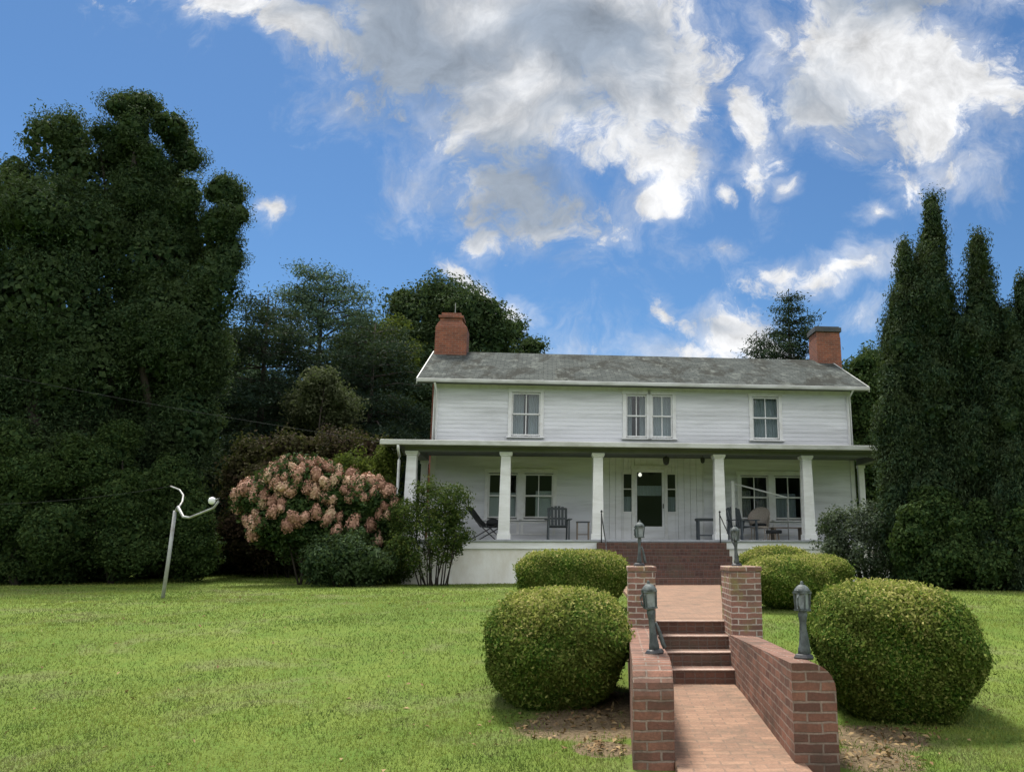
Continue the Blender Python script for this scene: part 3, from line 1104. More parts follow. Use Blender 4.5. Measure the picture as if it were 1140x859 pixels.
MB().tube([(HW - .0, RW0 - .04, 6.49), (HW - .0, WALLW - .10, 6.3), (HW - .0, WALLW - .10, 4.72)], .03, 8).build('downspout', M['trim'], house, smooth=True)


def hp(u, w, z):
    """house coordinates to world"""
    return (HO[0] + u * math.cos(HR) - w * math.sin(HR), HO[1] + u * math.sin(HR) + w * math.cos(HR), z)


# porch steps of dark brick
ps = tag(empty('porch_steps', (*hp(0, -.29, 0)[:2], .70), HR), 'broad dark brick steps climbing to the porch', 'steps')
st = MB()
NS = 6
rise = (FLOOR - .08 - .72) / NS
for i in range(NS):
    z1 = .02 + rise * (NS - i) + .0
    st.box(-1.72, 1.72, -.31 * (i + 1), -.31 * i, -.2, z1)
st.build('flight', M['brick_dark'], ps, bevel=.012)
for s in (-1, 1):
    r = tag(empty('stair_railing', hp(s * 1.60, -.38, FLOOR - .08), HR),
            'thin black iron handrail at the %s end of the porch steps' % ('left' if s < 0 else 'right'), 'railing', 'iron handrails of the porch steps')
    MB().tube([(0, 0, -.02), (0, 0, .78)], .017, 8).lathe([(.0, .78), (.03, .80), (.03, .83), (.0, .86)], n=8).build('post', M['iron'], r, smooth=True)
    MB().tube([(0, -1.62, -.86), (0, -1.62, -.10)], .014, 8).build('post', M['iron'], r, smooth=True)
    MB().tube([(0, 0, .74), (0, -.8, .30), (0, -1.62, -.12)], .014, 8).build('rail', M['iron'], r, smooth=True)

# ------------------------------------------------------------------ garden steps, low walls and piers
gs = tag(empty('garden_steps', (.8, 8.9, PATH_Z)), 'short flight of four worn brick steps between the two brick piers', 'steps')
fl = MB()
eg = MB()
for i in range(4):
    y0 = 8.92 + i * .345 - 8.9
    z1 = .138 * (i + 1)
    x0, x1 = .30 - .8, 1.28 - .8
    fl.box(x0, x1, y0, 10.05 - 8.9, -.06 if i == 0 else z1 - .138, z1 - .014)
    eg.box(x0 + .001, x1 - .001, y0 - .012, y0 + .10, z1 - .0135, z1)
    fl.box(x0, x1, y0 + .10, 10.05 - 8.9, z1 - .014, z1 - .001)
fl.build('flight', M['brick_step'], gs, bevel=.006)
eg.build('tread_edge', M['stone_edge'], gs, bevel=.004)


def low_wall(name, x0, x1, xf0, xf1, ya, yb, za, zb, rtop, label, mat):
    """low wall sloping gently with the path, its outer top corner rounded at the near end"""
    nseg = 10
    vs, fs = [], []
    prof_n = 7
    for i in range(nseg + 1):
        f = i / nseg
        y = ya + (yb - ya) * f
        a, b = x0 + (xf0 - x0) * f, x1 + (xf1 - x1) * f
        z = za + (zb - za) * f
        r = rtop * max(0.0, 1 - f * 1.3) + .02
        ring = [(a, y, -.1), (a, y, z)]
        for k in range(prof_n):
            t_ = math.pi / 2 * k / (prof_n - 1)
            ring.append((b - r + r * math.sin(t_), y, z - r + r * math.cos(t_)))
        ring.append((b, y, -.1))
        vs += ring
    m = prof_n + 3
    for i in range(nseg):
        for k in range(m - 1):
            fs.append((i * m + k, i * m + k + 1, (i + 1) * m + k + 1, (i + 1) * m + k))
    fs.append(tuple(range(m)))
    fs.append(tuple(nseg * m + k for k in range(m))[::-1])
    o = MB().add(vs, fs).build(name, mat)
    return tag(o, label, 'brick wall', 'low brick walls beside the lower walk')


low_wall('low_brick_wall', 1.13, 1.42, 1.215, 1.47, 5.6, 9.28, .735, .575, .15, 'low brick wall along the right of the walk, its near end rounded', M['brick'])
# left wall: near end slopes down at its front edge
lwv = MB()
lwv.extrude([(5.66, -.1), (5.66, .52), (5.69, .60), (5.76, .66), (5.88, .70), (6.1, .72), (9.28, .66), (9.28, -.1)], .085, .36, 'x')
tag(lwv.build('low_brick_wall', M['brick'], bevel=.012), 'low brick wall along the left of the walk, ending in a square block', 'brick wall', 'low brick walls beside the lower walk')


def pier(x0, x1, y0, y1, label):
    b = MB().box(x0, x1, y0, y1, .1, 1.25)
    b.box(x0 - .012, x1 + .012, y0 - .012, y1 + .012, 1.25, 1.31)
    return tag(b.build('brick_pier', M['brick_pier'], bevel=.015), label, 'brick pier', 'brick piers at the head of the garden steps')


pier(.09, .40, 9.29, 10.1, 'square brick pier left of the garden steps')
pier(1.24, 1.58, 9.29, 10.15, 'moss stained brick pier right of the garden steps')


def lantern(loc, rz, label, h=.52, lean=(0, 0), stem=1.0):
    o = tag(empty('garden_lantern', loc, rz), label, 'garden lantern', 'metal lanterns on the brick walls and piers')
    o.rotation_euler = (lean[0], lean[1], rz)
    k = h / .52
    MB().lathe([(.085, 0), (.09, .012), (.075, .03), (.06, .035)], n=8).build('base', M['iron'], o)
    s = MB().lathe([(.062, .03), (.06, .06), (.048, .10), (.040, .17), (.036, .24), (.044, .27), (.052, .30), (.042, .315), (.05, .325)], n=8)
    s.v = [(a * stem, b * stem, c) for a, b, c in s.v]
    s.tube([(.035, 0, .22), (.065, 0, .15), (.085, 0, .07), (.10, 0, .035)], [.012, .016, .022, .02], 6)
    s.build('stem', M['verdigris'], o, smooth=True)
    c = MB()
    for a in (-1, 1):
        for b in (-1, 1):
            c.bar((a * .043, b * .043, .325), (a * .052, b * .052, .445), .013, .013)
    c.box(-.055, .055, -.055, .055, .322, .334).box(-.062, .062, -.062, .062, .44, .452)
    c.tube([(-.055, 0, .44), (-.085, 0, .41), (-.082, 0, .36), (-.06, 0, .335)], .009, 6)
    cg = c.build('cage', M['verdigris'], o)
    MB().box(-.041, .041, -.041, .041, .335, .439).build('pane', M['frost'], cg)
    MB().lathe([(.074, .452), (.071, .462), (.050, .485), (.030, .497), (.012, .502), (.016, .512), (.006, .525)], n=10).build('cap', M['verdigris'], o, smooth=True)
    o.scale = (k * .8, k * .8, k)
    return o


M['frost'] = plain('clouded_lantern_glass', (.24, .27, .27), .35, (.12, .13, .13), 20, .8)
lantern((.26, 6.30, .713), .2, 'leaning grey-green metal lantern on the near left brick wall', .53, (0, R(-5)), .8)
lantern((1.30, 5.98, .715), .9, 'grey-green metal lantern on the near end of the right brick wall', .53, (0, R(2)), .85)
lantern((.225, 9.6, 1.31), .4, 'slim grey metal lantern on the left brick pier', .52, (0, R(1)), .6)
lantern((1.37, 9.7, 1.31), 1.2, 'dark tilted metal lantern on the right brick pier', .47, (0, R(-6)), .7)

# ------------------------------------------------------------------ porch furniture


def slat_chair(loc, rz, label, mat, rocker=False):
    o = tag(empty('porch_chair', loc, rz), label, 'chair')
    s = MB()
    for i in range(6):
        s.box(-.25, .25, -.26 + i * .088, -.26 + i * .088 + .075, .36 + .012 * (5 - i) * .5, .385 + .012 * (5 - i) * .5)
    s.build('seat', mat, o)
    bk = MB()
    for i in range(6):
        x = -.235 + i * .094
        bk.bar((x, .24, .36), (x * 1.05, .42, .98 - .01 * (i - 2.5) ** 2), .075, .02, (0, 1, 0))
    bk.bar((-.26, .31, .62), (.26, .31, .62), .022, .06).bar((-.26, .40, .90), (.26, .40, .90), .022, .06)
    bk.build('backrest', mat, o)
    for x in (-1, 1):
        MB().box(x * .31 - .055, x * .31 + .055, -.34, .32, .57, .595).build('armrest', mat, o)
        MB().bar((x * .285, -.29, .0), (x * .285, -.27, .57), .045, .06, (0, 1, 0)).build('leg', mat, o)
        MB().bar((x * .27, .36, .0), (x * .27, .24, .57), .045, .06, (0, 1, 0)).build('leg', mat, o)
        if rocker:
            MB().tube([(x * .285, -.5, .05), (x * .285, -.2, .0), (x * .285, .2, .0), (x * .285, .6, .07)], .02, 6).build('rocker', mat, o)
    return o


slat_chair(hp(-2.72, 1.0, FLOOR), .15, 'dark slatted wooden armchair beside the left porch window', M['dark_wood'])
# small side table
sl = tag(empty('side_table', hp(-2.02, 1.1, FLOOR), HR), 'small square wooden table between the dark armchair and a column', 'table')
MB().box(-.19, .19, -.17, .17, .50, .53).build('tabletop', M['dark_wood'], sl)
for a in (-1, 1):
    for b in (-1, 1):
        MB().box(a * .16 - .018, a * .16 + .018, b * .14 - .018, b * .14 + .018, 0, .50).build('leg', M['wood'], sl)
MB().box(-.15, .15, -.13, .13, .16, .18).build('shelf', M['wood'], sl)
# reclining chair, mostly behind the shrub
lc = tag(empty('lounge_chair', hp(-4.62, .9, FLOOR), HR - .3), 'black sling lounge chair tipped back behind the second column', 'chair')
MB().add([(-.62, -.27, .92), (-.62, .27, .92), (-.18, .27, .38), (-.18, -.27, .38), (-.62, -.27, .895), (-.62, .27, .895), (-.18, .27, .355), (-.18, -.27, .355)],
         [(0, 1, 2, 3), (7, 6, 5, 4), (0, 4, 5, 1), (1, 5, 6, 2), (2, 6, 7, 3), (3, 7, 4, 0)]).build('backrest', M['black'], lc)
MB().box(-.18, .30, -.27, .27, .35, .385).build('seat', M['black'], lc)
for b in (-1, 1):
    MB().tube([(-.45, b * .29, .0), (.28, b * .29, .40)], .016, 6).build('leg', M['iron'], lc)
    MB().tube([(.30, b * .29, .0), (-.3, b * .29, .52)], .016, 6).build('leg', M['iron'], lc)
MB().lathe([(.0, .385), (.16, .40), (.2, .47), (.15, .56), (.0, .60)], (.1, 0, 0), 12).build('cushion', M['black'], lc, smooth=True)
# narrow bench table behind the third column
bt = tag(empty('console_table', hp(1.72, 1.5, FLOOR), HR), 'narrow grey table with a dark top behind the column right of the steps', 'table')
MB().box(-.42, .42, -.18, .18, .58, .65).build('tabletop', M['dark_wood'], bt, bevel=.01)
for a in (-1, 1):
    for b in (-1, 1):
        MB().box(a * .36 - .025, a * .36 + .025, b * .14 - .025, b * .14 + .025, 0, .58).build('leg', M['blue_grey'], bt)
MB().box(-.36, .36, -.15, .15, .15, .18).build('shelf', M['blue_grey'], bt)
slat_chair(hp(2.56, 1.0, FLOOR), HR + .5, 'blue-grey slatted armchair under the right porch windows', M['blue_grey'])
# wicker rocker
wr = tag(empty('wicker_chair', hp(3.15, 1.35, FLOOR), HR - .5), 'pale wicker rocking chair with round back on the right of the porch', 'chair')
pts = []
MB().lathe([(.0, .36), (.26, .36), (.28, .39), (.26, .42), (.0, .43)], (0, 0, 0), 16).build('seat', M['wicker'], wr, smooth=True)
wb = MB()
nb = 14
vs, fs = [], []
for i in range(nb + 1):
    a = R(200) + R(-220) * i / nb
    for (zz, rr) in ((.40, .27), (.62, .31), (.60 + .40 * math.sin(math.pi * i / nb), .33)):
        vs.append((rr * math.cos(a), rr * math.sin(a) * 1.0, zz))
for i in range(nb):
    for k in range(2):
        fs.append((i * 3 + k, i * 3 + k + 1, (i + 1) * 3 + k + 1, (i + 1) * 3 + k))
wbo = wb.add(vs, fs).build('backrest', M['wicker'], wr, smooth=True)
sm = wbo.modifiers.new('thick', 'SOLIDIFY')
sm.thickness = .025
for x_ in (-1, 1):
    MB().tube([(x_ * .2, -.42, .05), (x_ * .2, -.15, .0), (x_ * .2, .15, .0), (x_ * .2, .45, .06)], .018, 6).build('rocker', M['wicker'], wr)
    for y_ in (-1, 1):
        MB().tube([(x_ * .2, y_ * .18, .0), (x_ * .19, y_ * .17, .37)], .018, 6).build('leg', M['wicker'], wr)
MB().lathe([(0, .43), (.2, .435), (.22, .47), (.16, .51), (0, .52)], (0, -.02, 0), 14).build('cushion', M['black'], wr, smooth=True)
# low stool
ft = tag(empty('foot_stool', hp(3.35, .55, FLOOR), HR), 'low black round footstool in front of the wicker rocker', 'stool')
MB().lathe([(0, .20), (.21, .20), (.23, .24), (.21, .29), (0, .30)], n=16).build('cushion', M['black'], ft, smooth=True)
for a in range(4):
    q = a * math.pi / 2 + .6
    MB().tube([(.16 * math.cos(q), .16 * math.sin(q), .2), (.19 * math.cos(q), .19 * math.sin(q), 0)], .015, 6).build('leg', M['wood'], ft)
# slatted low bench under the far right window
be = tag(empty('porch_bench', hp(4.1, 1.75, FLOOR), HR), 'low weathered bench under the rightmost porch window', 'bench')
sb = MB()
for i in range(4):
    sb.box(-.5, .5, -.2 + i * .1, -.2 + i * .1 + .085, .38, .41)
sb.build('seat', M['wood'], be)
for a in (-1, 1):
    MB().box(a * .42 - .03, a * .42 + .03, -.19, .19, 0, .38).build('leg', M['wood'], be)
# white tubular frame with a sloping bar
sf = tag(empty('white_frame', hp(2.35, 1.2, FLOOR), HR), 'white tubular stand with a sloping top bar on the right of the porch', 'frame')
MB().box(-.05, .05, -.05, .05, 0, 1.72).build('upright', M['white'], sf, bevel=.01)
MB().tube([(0, 0, 1.66), (1.62, 0, 1.25)], .024, 8).build('top_bar', M['white'], sf, smooth=True)
MB().tube([(1.62, 0, 1.25), (1.62, 0, 0)], .018, 8).build('upright', M['galv'], sf, smooth=True)
MB().box(-.16, .16, -.2, .2, 0, .04).build('base', M['white'], sf)


def pendant(loc, label, k):
    o = tag(empty('pendant_light', loc), label, 'lamp', 'hanging lamps under the porch ceiling')
    MB().tube([(0, 0, 0), (0, 0, -.14 * k)], .008, 6).build('cord', M['iron'], o)
    MB().lathe([(.02, -.12 * k), (.09 * k, -.16 * k), (.10 * k, -.2 * k), (.075 * k, -.34 * k), (.02, -.37 * k)], n=8).build('lamp_shade', M['iron'], o)
    return o


pendant(hp(.33, .75, 4.33), 'dark metal lantern hanging before the front door', 1.0)
pendant(hp(1.48, 1.2, 4.33), 'smaller dark lantern hanging right of the front door', .7)
gl = tag(empty('globe_light', hp(-.20, W + .30, 4.2), 0), 'small lit white globe lamp seen through the top of the door glass', 'lamp')
em = bpy.data.materials.new('lit_globe')
em.use_nodes = True
pb = em.node_tree.nodes['Principled BSDF']
pb.inputs['Base Color'].default_value = (.9, .88, .8, 1)
pb.inputs['Emission Color'].default_value = (1, .93, .8, 1)
pb.inputs['Emission Strength'].default_value = 1.0
gb = MB().lathe([(.01, -.40), (.035, -.39), (.055, -.36), (.055, -.34), (.035, -.30), (.015, -.28)], n=12).build('globe', em, gl, smooth=True)
MB().tube([(0, 0, .3), (0, 0, -.28)], .01, 6).build('stem', M['iron'], gl)

# ------------------------------------------------------------------ clothes-line pole and wires
cpz = float(ground_z(-8.5, 15.5))
cp = tag(empty('clothesline_pole', (-8.49, 15.5, cpz)), 'leaning galvanised clothesline pole with crooked arms on the lawn', 'pole')
b0 = np.array([-8.49, 15.5, cpz])


def rel(x, y, Y):
    return tuple(at(x, y, Y) - b0)


MB().tube([(0, 0, -.1), rel(188, 620, 15.5), rel(195, 568, 15.5)], [.034, .034, .032], 10).build('pole', M['galv'], cp, smooth=True)
MB().tube([rel(196, 569, 15.5), rel(198, 564, 15.5), rel(204, 575, 15.4), rel(211, 576, 15.3), rel(226, 570, 15.2), rel(238, 565, 15.1), rel(243, 558, 15.1), rel(243, 554, 15.1)], [.03, .028, .024, .023, .022, .022, .022, .02], 8).build('arm', M['galv'], cp, smooth=True)
MB().tube([rel(197, 568, 15.5), rel(203, 558, 15.9), rel(204, 551, 16.3), rel(200, 545, 16.6), rel(190, 541, 16.8)], [.02, .018, .017, .016, .014], 8).build('arm', M['galv'], cp, smooth=True)
q = rel(236, 557, 15.1)
MB().lathe([(.01, -.07), (.05, -.055), (.065, 0), (.05, .05), (.01, .065)], q, 10).build('insulator', M['white'], cp, smooth=True)
MB().tube([q, rel(243, 555, 15.1)], .012, 6).build('hook', M['galv'], cp)
a_, b_ = np.array(rel(190, 541, 16.8)), np.array(rel(-240, 552, 13.5))
MB().tube([tuple(a_ + (b_ - a_) * f - np.array([0, 0, .25 * 4 * f * (1 - f)])) for f in np.linspace(0, 1, 14)], .0022, 5).build('line', M['wire'], cp)
a_, b_ = np.array(hp(-7.42, -.5, 4.36)), at(-260, 362, 17.0)
tag(MB().tube([tuple(a_ + (b_ - a_) * f - np.array([0, 0, .15 * 4 * f * (1 - f)])) for f in np.linspace(0, 1, 20)], .0042, 5).build('service_cable', M['wire']),
    'thin grey cable sagging from the porch roof corner out to the left', 'cable')

# ------------------------------------------------------------------ hedges


def boxwood(x, y, rx, ry, z0, z1, n, label, seed, sq=2.6, wid=.55, leaf=.030, group='clipped boxwoods beside the brick walk', top_tilt=0.0):
    """clipped shrub: superellipsoid skin of small leaves, widest at height wid"""
    rng = np.random.default_rng(seed)
    o = tag(empty('boxwood_shrub', (x, y, z0)), label, 'shrub', group)
    H = z1 - z0
    r0_ = np.random.default_rng(seed + 500)
    BUMP = [(r0_.uniform(-.11, .09), unit(r0_.normal(size=(1, 3)))[0]) for _ in range(14)]

    def skin(d, k):
        # d unit directions; superellipsoid radius
        e = (np.abs(d[:, 0]) ** sq + np.abs(d[:, 1]) ** sq + np.abs(d[:, 2]) ** sq) ** (-1 / sq)
        P = d * e[:, None] * np.reshape(k, (-1, 1))
        zz = P[:, 2]
        zc = np.where(zz > 0, zz * (1 - wid), zz * wid)
        und = np.where(zz < 0, 1 - .40 * np.abs(zz) ** 1.5, 1 - .08 * zz ** 2)
        bumps = sum(a_ * np.exp(-((d - c_) ** 2).sum(1) * 7) for a_, c_ in BUMP)
        lump = 1 + bumps + .035 * np.sin(d[:, 0] * 7 + seed) * np.sin(d[:, 1] * 6 + seed * 2) + .03 * np.sin(d[:, 2] * 9 + d[:, 0] * 5 + seed * 3)
        X = P[:, 0] * rx * und * lump
        Z = (zc + wid) * H * (1 + top_tilt * P[:, 0])
        return np.stack([X, P[:, 1] * ry * und * lump, np.maximum(Z, .02)], 1)
    d = unit(rng.normal(size=(n, 3)))
    k = 1 - np.abs(rng.normal(size=n)) * .035 + rng.random(n) * .018
    k *= 1 + .02 * np.sin(d[:, 0] * 23) * np.sin(d[:, 1] * 19) * np.sin(d[:, 2] * 21)
    V = leaf_quads(skin(d, k), d + np.array([0, 0, .2]), leaf, rng, .55, .75)
    # sprigs that escape the shears
    m = n // 24
    d2 = unit(rng.normal(size=(m, 3)) + np.array([0, 0, .7]))
    V2 = leaf_quads(skin(d2, 1.01 + rng.random(m) ** 2 * .08), d2, leaf * 1.1, rng, .5, 1.0)
    nu, nv = 30, 16
    th = np.linspace(0, math.pi, nv + 1)
    ph = np.linspace(0, 2 * math.pi, nu, endpoint=False)
    dd = np.array([(math.sin(a) * math.cos(b), math.sin(a) * math.sin(b), math.cos(a)) for a in th for b in ph])
    cv = skin(dd, .94 * (1 + .03 * (rng.random(len(dd)) - .5)))
    cf = [(i * nu + j, (i + 1) * nu + j, (i + 1) * nu + (j + 1) % nu, i * nu + (j + 1) % nu) for i in range(nv) for j in range(nu)]
    fo = quads_object('foliage', np.concatenate([V, V2]), M['leaf_box'], o, 4, (cv, cf))
    # yellowish new growth, with sunlight on the clipped top painted in as colour
    fo.data.materials.append(M['leaf_top_lit'])
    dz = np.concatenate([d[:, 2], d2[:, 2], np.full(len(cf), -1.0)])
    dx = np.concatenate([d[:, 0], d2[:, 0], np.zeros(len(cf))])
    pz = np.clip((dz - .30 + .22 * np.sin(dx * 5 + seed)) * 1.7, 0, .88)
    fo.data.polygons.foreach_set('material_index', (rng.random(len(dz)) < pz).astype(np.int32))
    s = MB()
    rr = random.Random(seed)
    for i in range(5):
        a = rr.uniform(0, 6.28)
        s.tube([(math.cos(a) * .05, math.sin(a) * .05, -.1), (math.cos(a) * rx * .3, math.sin(a) * ry * .3, H * .5)], [.03, .015], 6)
    s.build('stem', M['bark'], o)
    return o


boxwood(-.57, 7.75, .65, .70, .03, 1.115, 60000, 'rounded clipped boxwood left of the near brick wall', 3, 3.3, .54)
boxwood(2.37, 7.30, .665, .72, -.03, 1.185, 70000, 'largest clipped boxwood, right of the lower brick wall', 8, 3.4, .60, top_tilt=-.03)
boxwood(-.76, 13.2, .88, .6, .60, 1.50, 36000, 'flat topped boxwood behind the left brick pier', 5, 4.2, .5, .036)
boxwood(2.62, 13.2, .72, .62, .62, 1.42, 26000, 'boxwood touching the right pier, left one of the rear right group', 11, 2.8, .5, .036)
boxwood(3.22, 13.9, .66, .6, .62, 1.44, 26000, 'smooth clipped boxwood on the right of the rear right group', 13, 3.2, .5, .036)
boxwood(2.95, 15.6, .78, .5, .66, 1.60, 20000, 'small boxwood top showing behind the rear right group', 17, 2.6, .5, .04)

# ------------------------------------------------------------------ trees


def trunk(parent, base, tops, r0, mat=None, seed=1):
    rr = random.Random(seed)
    m = MB()
    for i, tp in enumerate(tops):
        b = Vector(base)
        e = Vector(tp)
        pts = []
        for k in range(6):
            f = k / 5
            q = b.lerp(e, f)
            w = .06 * math.sin(math.pi * f) * (e - b).length
            pts.append((q.x + rr.uniform(-1, 1) * w, q.y + rr.uniform(-1, 1) * w, q.z + (-.2 if k == 0 else 0)))
        rr0 = r0 if i == 0 else r0 * .6
        m.tube(pts, [rr0 * (1.25 if k == 0 else 1 - .16 * k) for k in range(6)], 8)
    return m.build('trunk', mat or M['bark'], parent, smooth=True)


def roughen(B, rng, k):
    """each lobe breaks up into a smaller heart and several uneven boughs round it"""
    out = []
    for (x, y, z, a, b, c) in B:
        out.append((x, y, z, a * .9, b * .9, c * .9))
        for _ in range(4):
            d = unit(rng.normal(size=(1, 3)))[0]
            q = rng.uniform(.32, .62)
            r = rng.uniform(.55, .85) * k
            out.append((x + d[0] * a * r, y + d[1] * b * r, z + d[2] * c * r, a * q, b * q, c * q * rng.uniform(.7, 1.1)))
    return out


def tree(name, label, cat, lobes, Y, base_px, n, leaf, mat, seed, clump=.45, group=None, r0=.2, zmin=None, flat=.8, deep=.9, core=.7, spread=.8, rough_=0.0, **kw):
    rng = np.random.default_rng(seed)
    bx = at(base_px[0], base_px[1], Y)
    gz = float(ground_z(bx[0], Y))
    base = (bx[0], Y, gz)
    o = tag(empty(name, base), label, cat, group)
    B = [(a - base[0], b - base[1], c - base[2], d, e, f) for (a, b, c, d, e, f) in pblobs(lobes, Y, deep, spread, rng)]
    if rough_:
        B = roughen(B, rng, rough_)
    zc = max(q[2] for q in B)
    tops = [max(B, key=lambda q: q[2])[:3]] + [q[:3] for q in B[1::3]]
    trunk(o, (0, 0, 0), tops[:5], r0, seed=seed)
    crown('crown', B, n, leaf, mat, o, rng, clump, flat=flat, zmin=.02 if zmin is None else zmin, core=core, **kw)
    return o


tree('evergreen_tree', 'huge dark broad evergreen at the left edge of the lawn', 'tree',
     [(58, 160, 38, 46), (22, 205, 26, 32), (85, 195, 32, 40), (40, 240, 62, 62), (100, 270, 50, 70), (-30, 290, 80, 90), (50, 340, 85, 95), (-60, 430, 110, 140), (45, 440, 95, 110),
      (100, 400, 60, 90), (10, 540, 95, 100), (80, 545, 80, 95), (-70, 590, 90, 70), (40, 612, 95, 48), (105, 615, 60, 42)],
     22.5, (50, 648), 160000, .10, M['leaf_dark'], 21, .40, r0=.4, core=.8, inner=.2, rough_=1.0, aspect=.36, grain=(0, 0, 1), gk=.3)
tree('evergreen_tree', 'tall dark evergreen with several knobbly tops, right of the broadest one', 'tree',
     [(143, 122, 30, 22), (122, 152, 20, 18), (147, 150, 24, 26), (140, 185, 36, 30), (190, 140, 22, 20), (197, 160, 20, 20), (212, 178, 17, 15), (184, 200, 24, 30), (166, 178, 16, 20), (160, 228, 42, 32),
      (192, 245, 34, 36), (210, 215, 16, 22), (250, 214, 26, 21), (265, 238, 16, 15), (246, 246, 22, 24), (226, 270, 38, 34), (254, 285, 20, 32), (150, 215, 30, 30), (172, 255, 34, 36), (135, 250, 44, 44),
      (168, 295, 62, 58), (238, 325, 34, 46), (195, 370, 60, 80), (228, 400, 30, 60), (150, 400, 55, 80), (205, 470, 38, 70), (160, 490, 60, 80), (185, 560, 45, 60), (150, 600, 55, 48), (195, 612, 32, 40)],
     24.0, (165, 646), 160000, .095, M['leaf_dark'], 22, .34, r0=.24, core=.8, inner=.2, rough_=.8, aspect=.36, grain=(0, 0, 1), gk=.3)


def conifer(name, label, base, H, Rr, n, leaf, mat, seed, whorls=14, first=.12, droop=.25, group=None, shape=.85, puff=.5):
    """trunk, whorls of boughs, needles in flat sprays along every bough"""
    rng = np.random.default_rng(seed)
    o = tag(empty(name, base), label, 'tree', group)
    tk = MB()
    tk.tube([(0, 0, -.2), (.1 * rng.normal(), .1 * rng.normal(), H * .5), (0, 0, H)], [.022 * H, .013 * H, .02], 8)
    P, N = [], []
    per = []
    for i in range(whorls):
        f = first + (1 - first) * (i / whorls) ** .95
        z = H * f
        L = Rr * (1 - f) ** shape + .25
        nb = rng.integers(4, 7)
        a0 = rng.random() * 6.28
        for k in range(nb):
            a = a0 + k * 2 * math.pi / nb + rng.normal() * .2
            l = L * rng.uniform(.65, 1.12)
            dz = -droop * l * rng.uniform(.3, 1.0) + (.25 * l if f > .7 else 0)
            e = np.array([math.cos(a) * l, math.sin(a) * l, z + dz])
            s = np.array([0, 0, z])
            mid = (s + e) / 2 + np.array([0, 0, .08 * l])
            tk.tube([tuple(s), tuple(mid), tuple(e)], [.012 * l + .012, .008 * l + .008, .006], 5)
            per.append((s, e, l))
    W = np.array([q[2] ** 1.6 for q in per])
    cnt = rng.multinomial(n, W / W.sum())
    for (s, e, l), c in zip(per, cnt):
        # puffs of needles along the bough
        m = max(3, int(l * 3.2))
        ft = .18 + .86 * rng.random(m) ** .7
        side = np.cross(e - s, [0, 0, 1])
        side /= max(np.linalg.norm(side), 1e-4)
        C = s + (e - s) * ft[:, None] + side * (rng.normal(size=(m, 1)) * .22 * l * (1.1 - ft[:, None] * .6)) + np.array([0, 0, .05 * l]) * np.sin(ft * 3.1)[:, None]
        ci = rng.integers(0, m, c)
        off = rng.normal(size=(c, 3)) * np.array([puff, puff, puff * .42]) * .5
        P.append(C[ci] + off)
        N.append(off * np.array([.6, .6, 1]) + np.array([0, 0, .5]))
    V = leaf_quads(np.concatenate(P), np.concatenate(N), leaf, rng, .28, .7)
    tk.build('trunk', M['bark'], o, smooth=True)
    quads_object('crown', V, mat, o)
    return o


def base_at(x, Y, dy=0):
    p = at(x, 640, Y)
    return (float(p[0]), Y, float(ground_z(p[0], Y)) + dy)


def top_h(x, y, Y):
    p = at(x, y, Y)
    return float(p[2] - ground_z(p[0], Y))


g_bg = 'trees beyond the house and garden'
conifer('pine_tree', 'tall feathery blue-green pine behind the pink hydrangea', base_at(336, 34), top_h(338, 296, 34), 4.4, 85000, .17, M['leaf_blue'], 31, 20, .10, .12, g_bg, .5, .62)
conifer('spruce_tree', 'dark drooping spruce between the knobbly evergreen and the pine', base_at(270, 30), top_h(272, 330, 30), 4.2, 85000, .16, M['leaf_spruce'], 32, 20, .04, .35, g_bg, .55, .6)
conifer('spruce_tree', 'dark spruce with low sweeping boughs left of the house', base_at(400, 32), top_h(402, 360, 32), 4.8, 90000, .16, M['leaf_spruce'], 33, 20, .03, .3, g_bg, .5, .62)
tree('broadleaf_tree', 'rounded dark tree rising behind the left chimney', 'tree',
     [(492, 335, 40, 26), (465, 350, 30, 30), (520, 350, 36, 32), (480, 390, 55, 45), (540, 385, 40, 35), (450, 410, 50, 50), (510, 430, 60, 60), (460, 480, 60, 60), (420, 470, 40, 60), (490, 560, 50, 70)],
     37, (490, 636), 60000, .17, M['leaf_dark'], 41, .6, g_bg, .35, core=.75, rough_=1.0)
tree('broadleaf_tree', 'yellow-green topped tree left of the brick chimney', 'tree',
     [(428, 372, 28, 18), (405, 390, 28, 26), (440, 400, 34, 30), (420, 440, 45, 45), (400, 500, 50, 60)],
     34.5, (420, 636), 30000, .16, M['leaf_yellow'], 42, .5, g_bg, .25, core=.7, rough_=1.0)
tree('broadleaf_tree', 'loose small topped tree showing over the roof right of the left chimney', 'tree',
     [(565, 366, 18, 18), (553, 380, 22, 22), (588, 384, 18, 12), (575, 410, 32, 26), (570, 480, 40, 60)],
     42, (570, 634), 20000, .17, M['leaf_dark'], 43, .5, g_bg, .25, core=.6, rough_=1.0)
tree('broadleaf_tree', 'small pale dusty green tree in front of the pine', 'tree',
     [(362, 428, 20, 18), (350, 450, 26, 26), (378, 455, 26, 26), (362, 485, 34, 30), (360, 530, 30, 40)],
     28.5, (362, 634), 16000, .12, M['leaf_olive'], 44, .4, g_bg, .12, core=.6, rough_=1.0)
conifer('spruce_tree', 'feathery spruce top rising beside the right chimney', base_at(892, 36), top_h(893, 322, 36), 3.4, 42000, .17, M['leaf_spruce'], 35, 17, .2, .1, g_bg, .8, .5)
conifer('spruce_tree', 'shorter dark spruce showing over the roof left of the right chimney', base_at(852, 37), top_h(853, 368, 37), 2.6, 20000, .17, M['leaf_spruce'], 36, 14, .25, .1, g_bg, .8, .5)
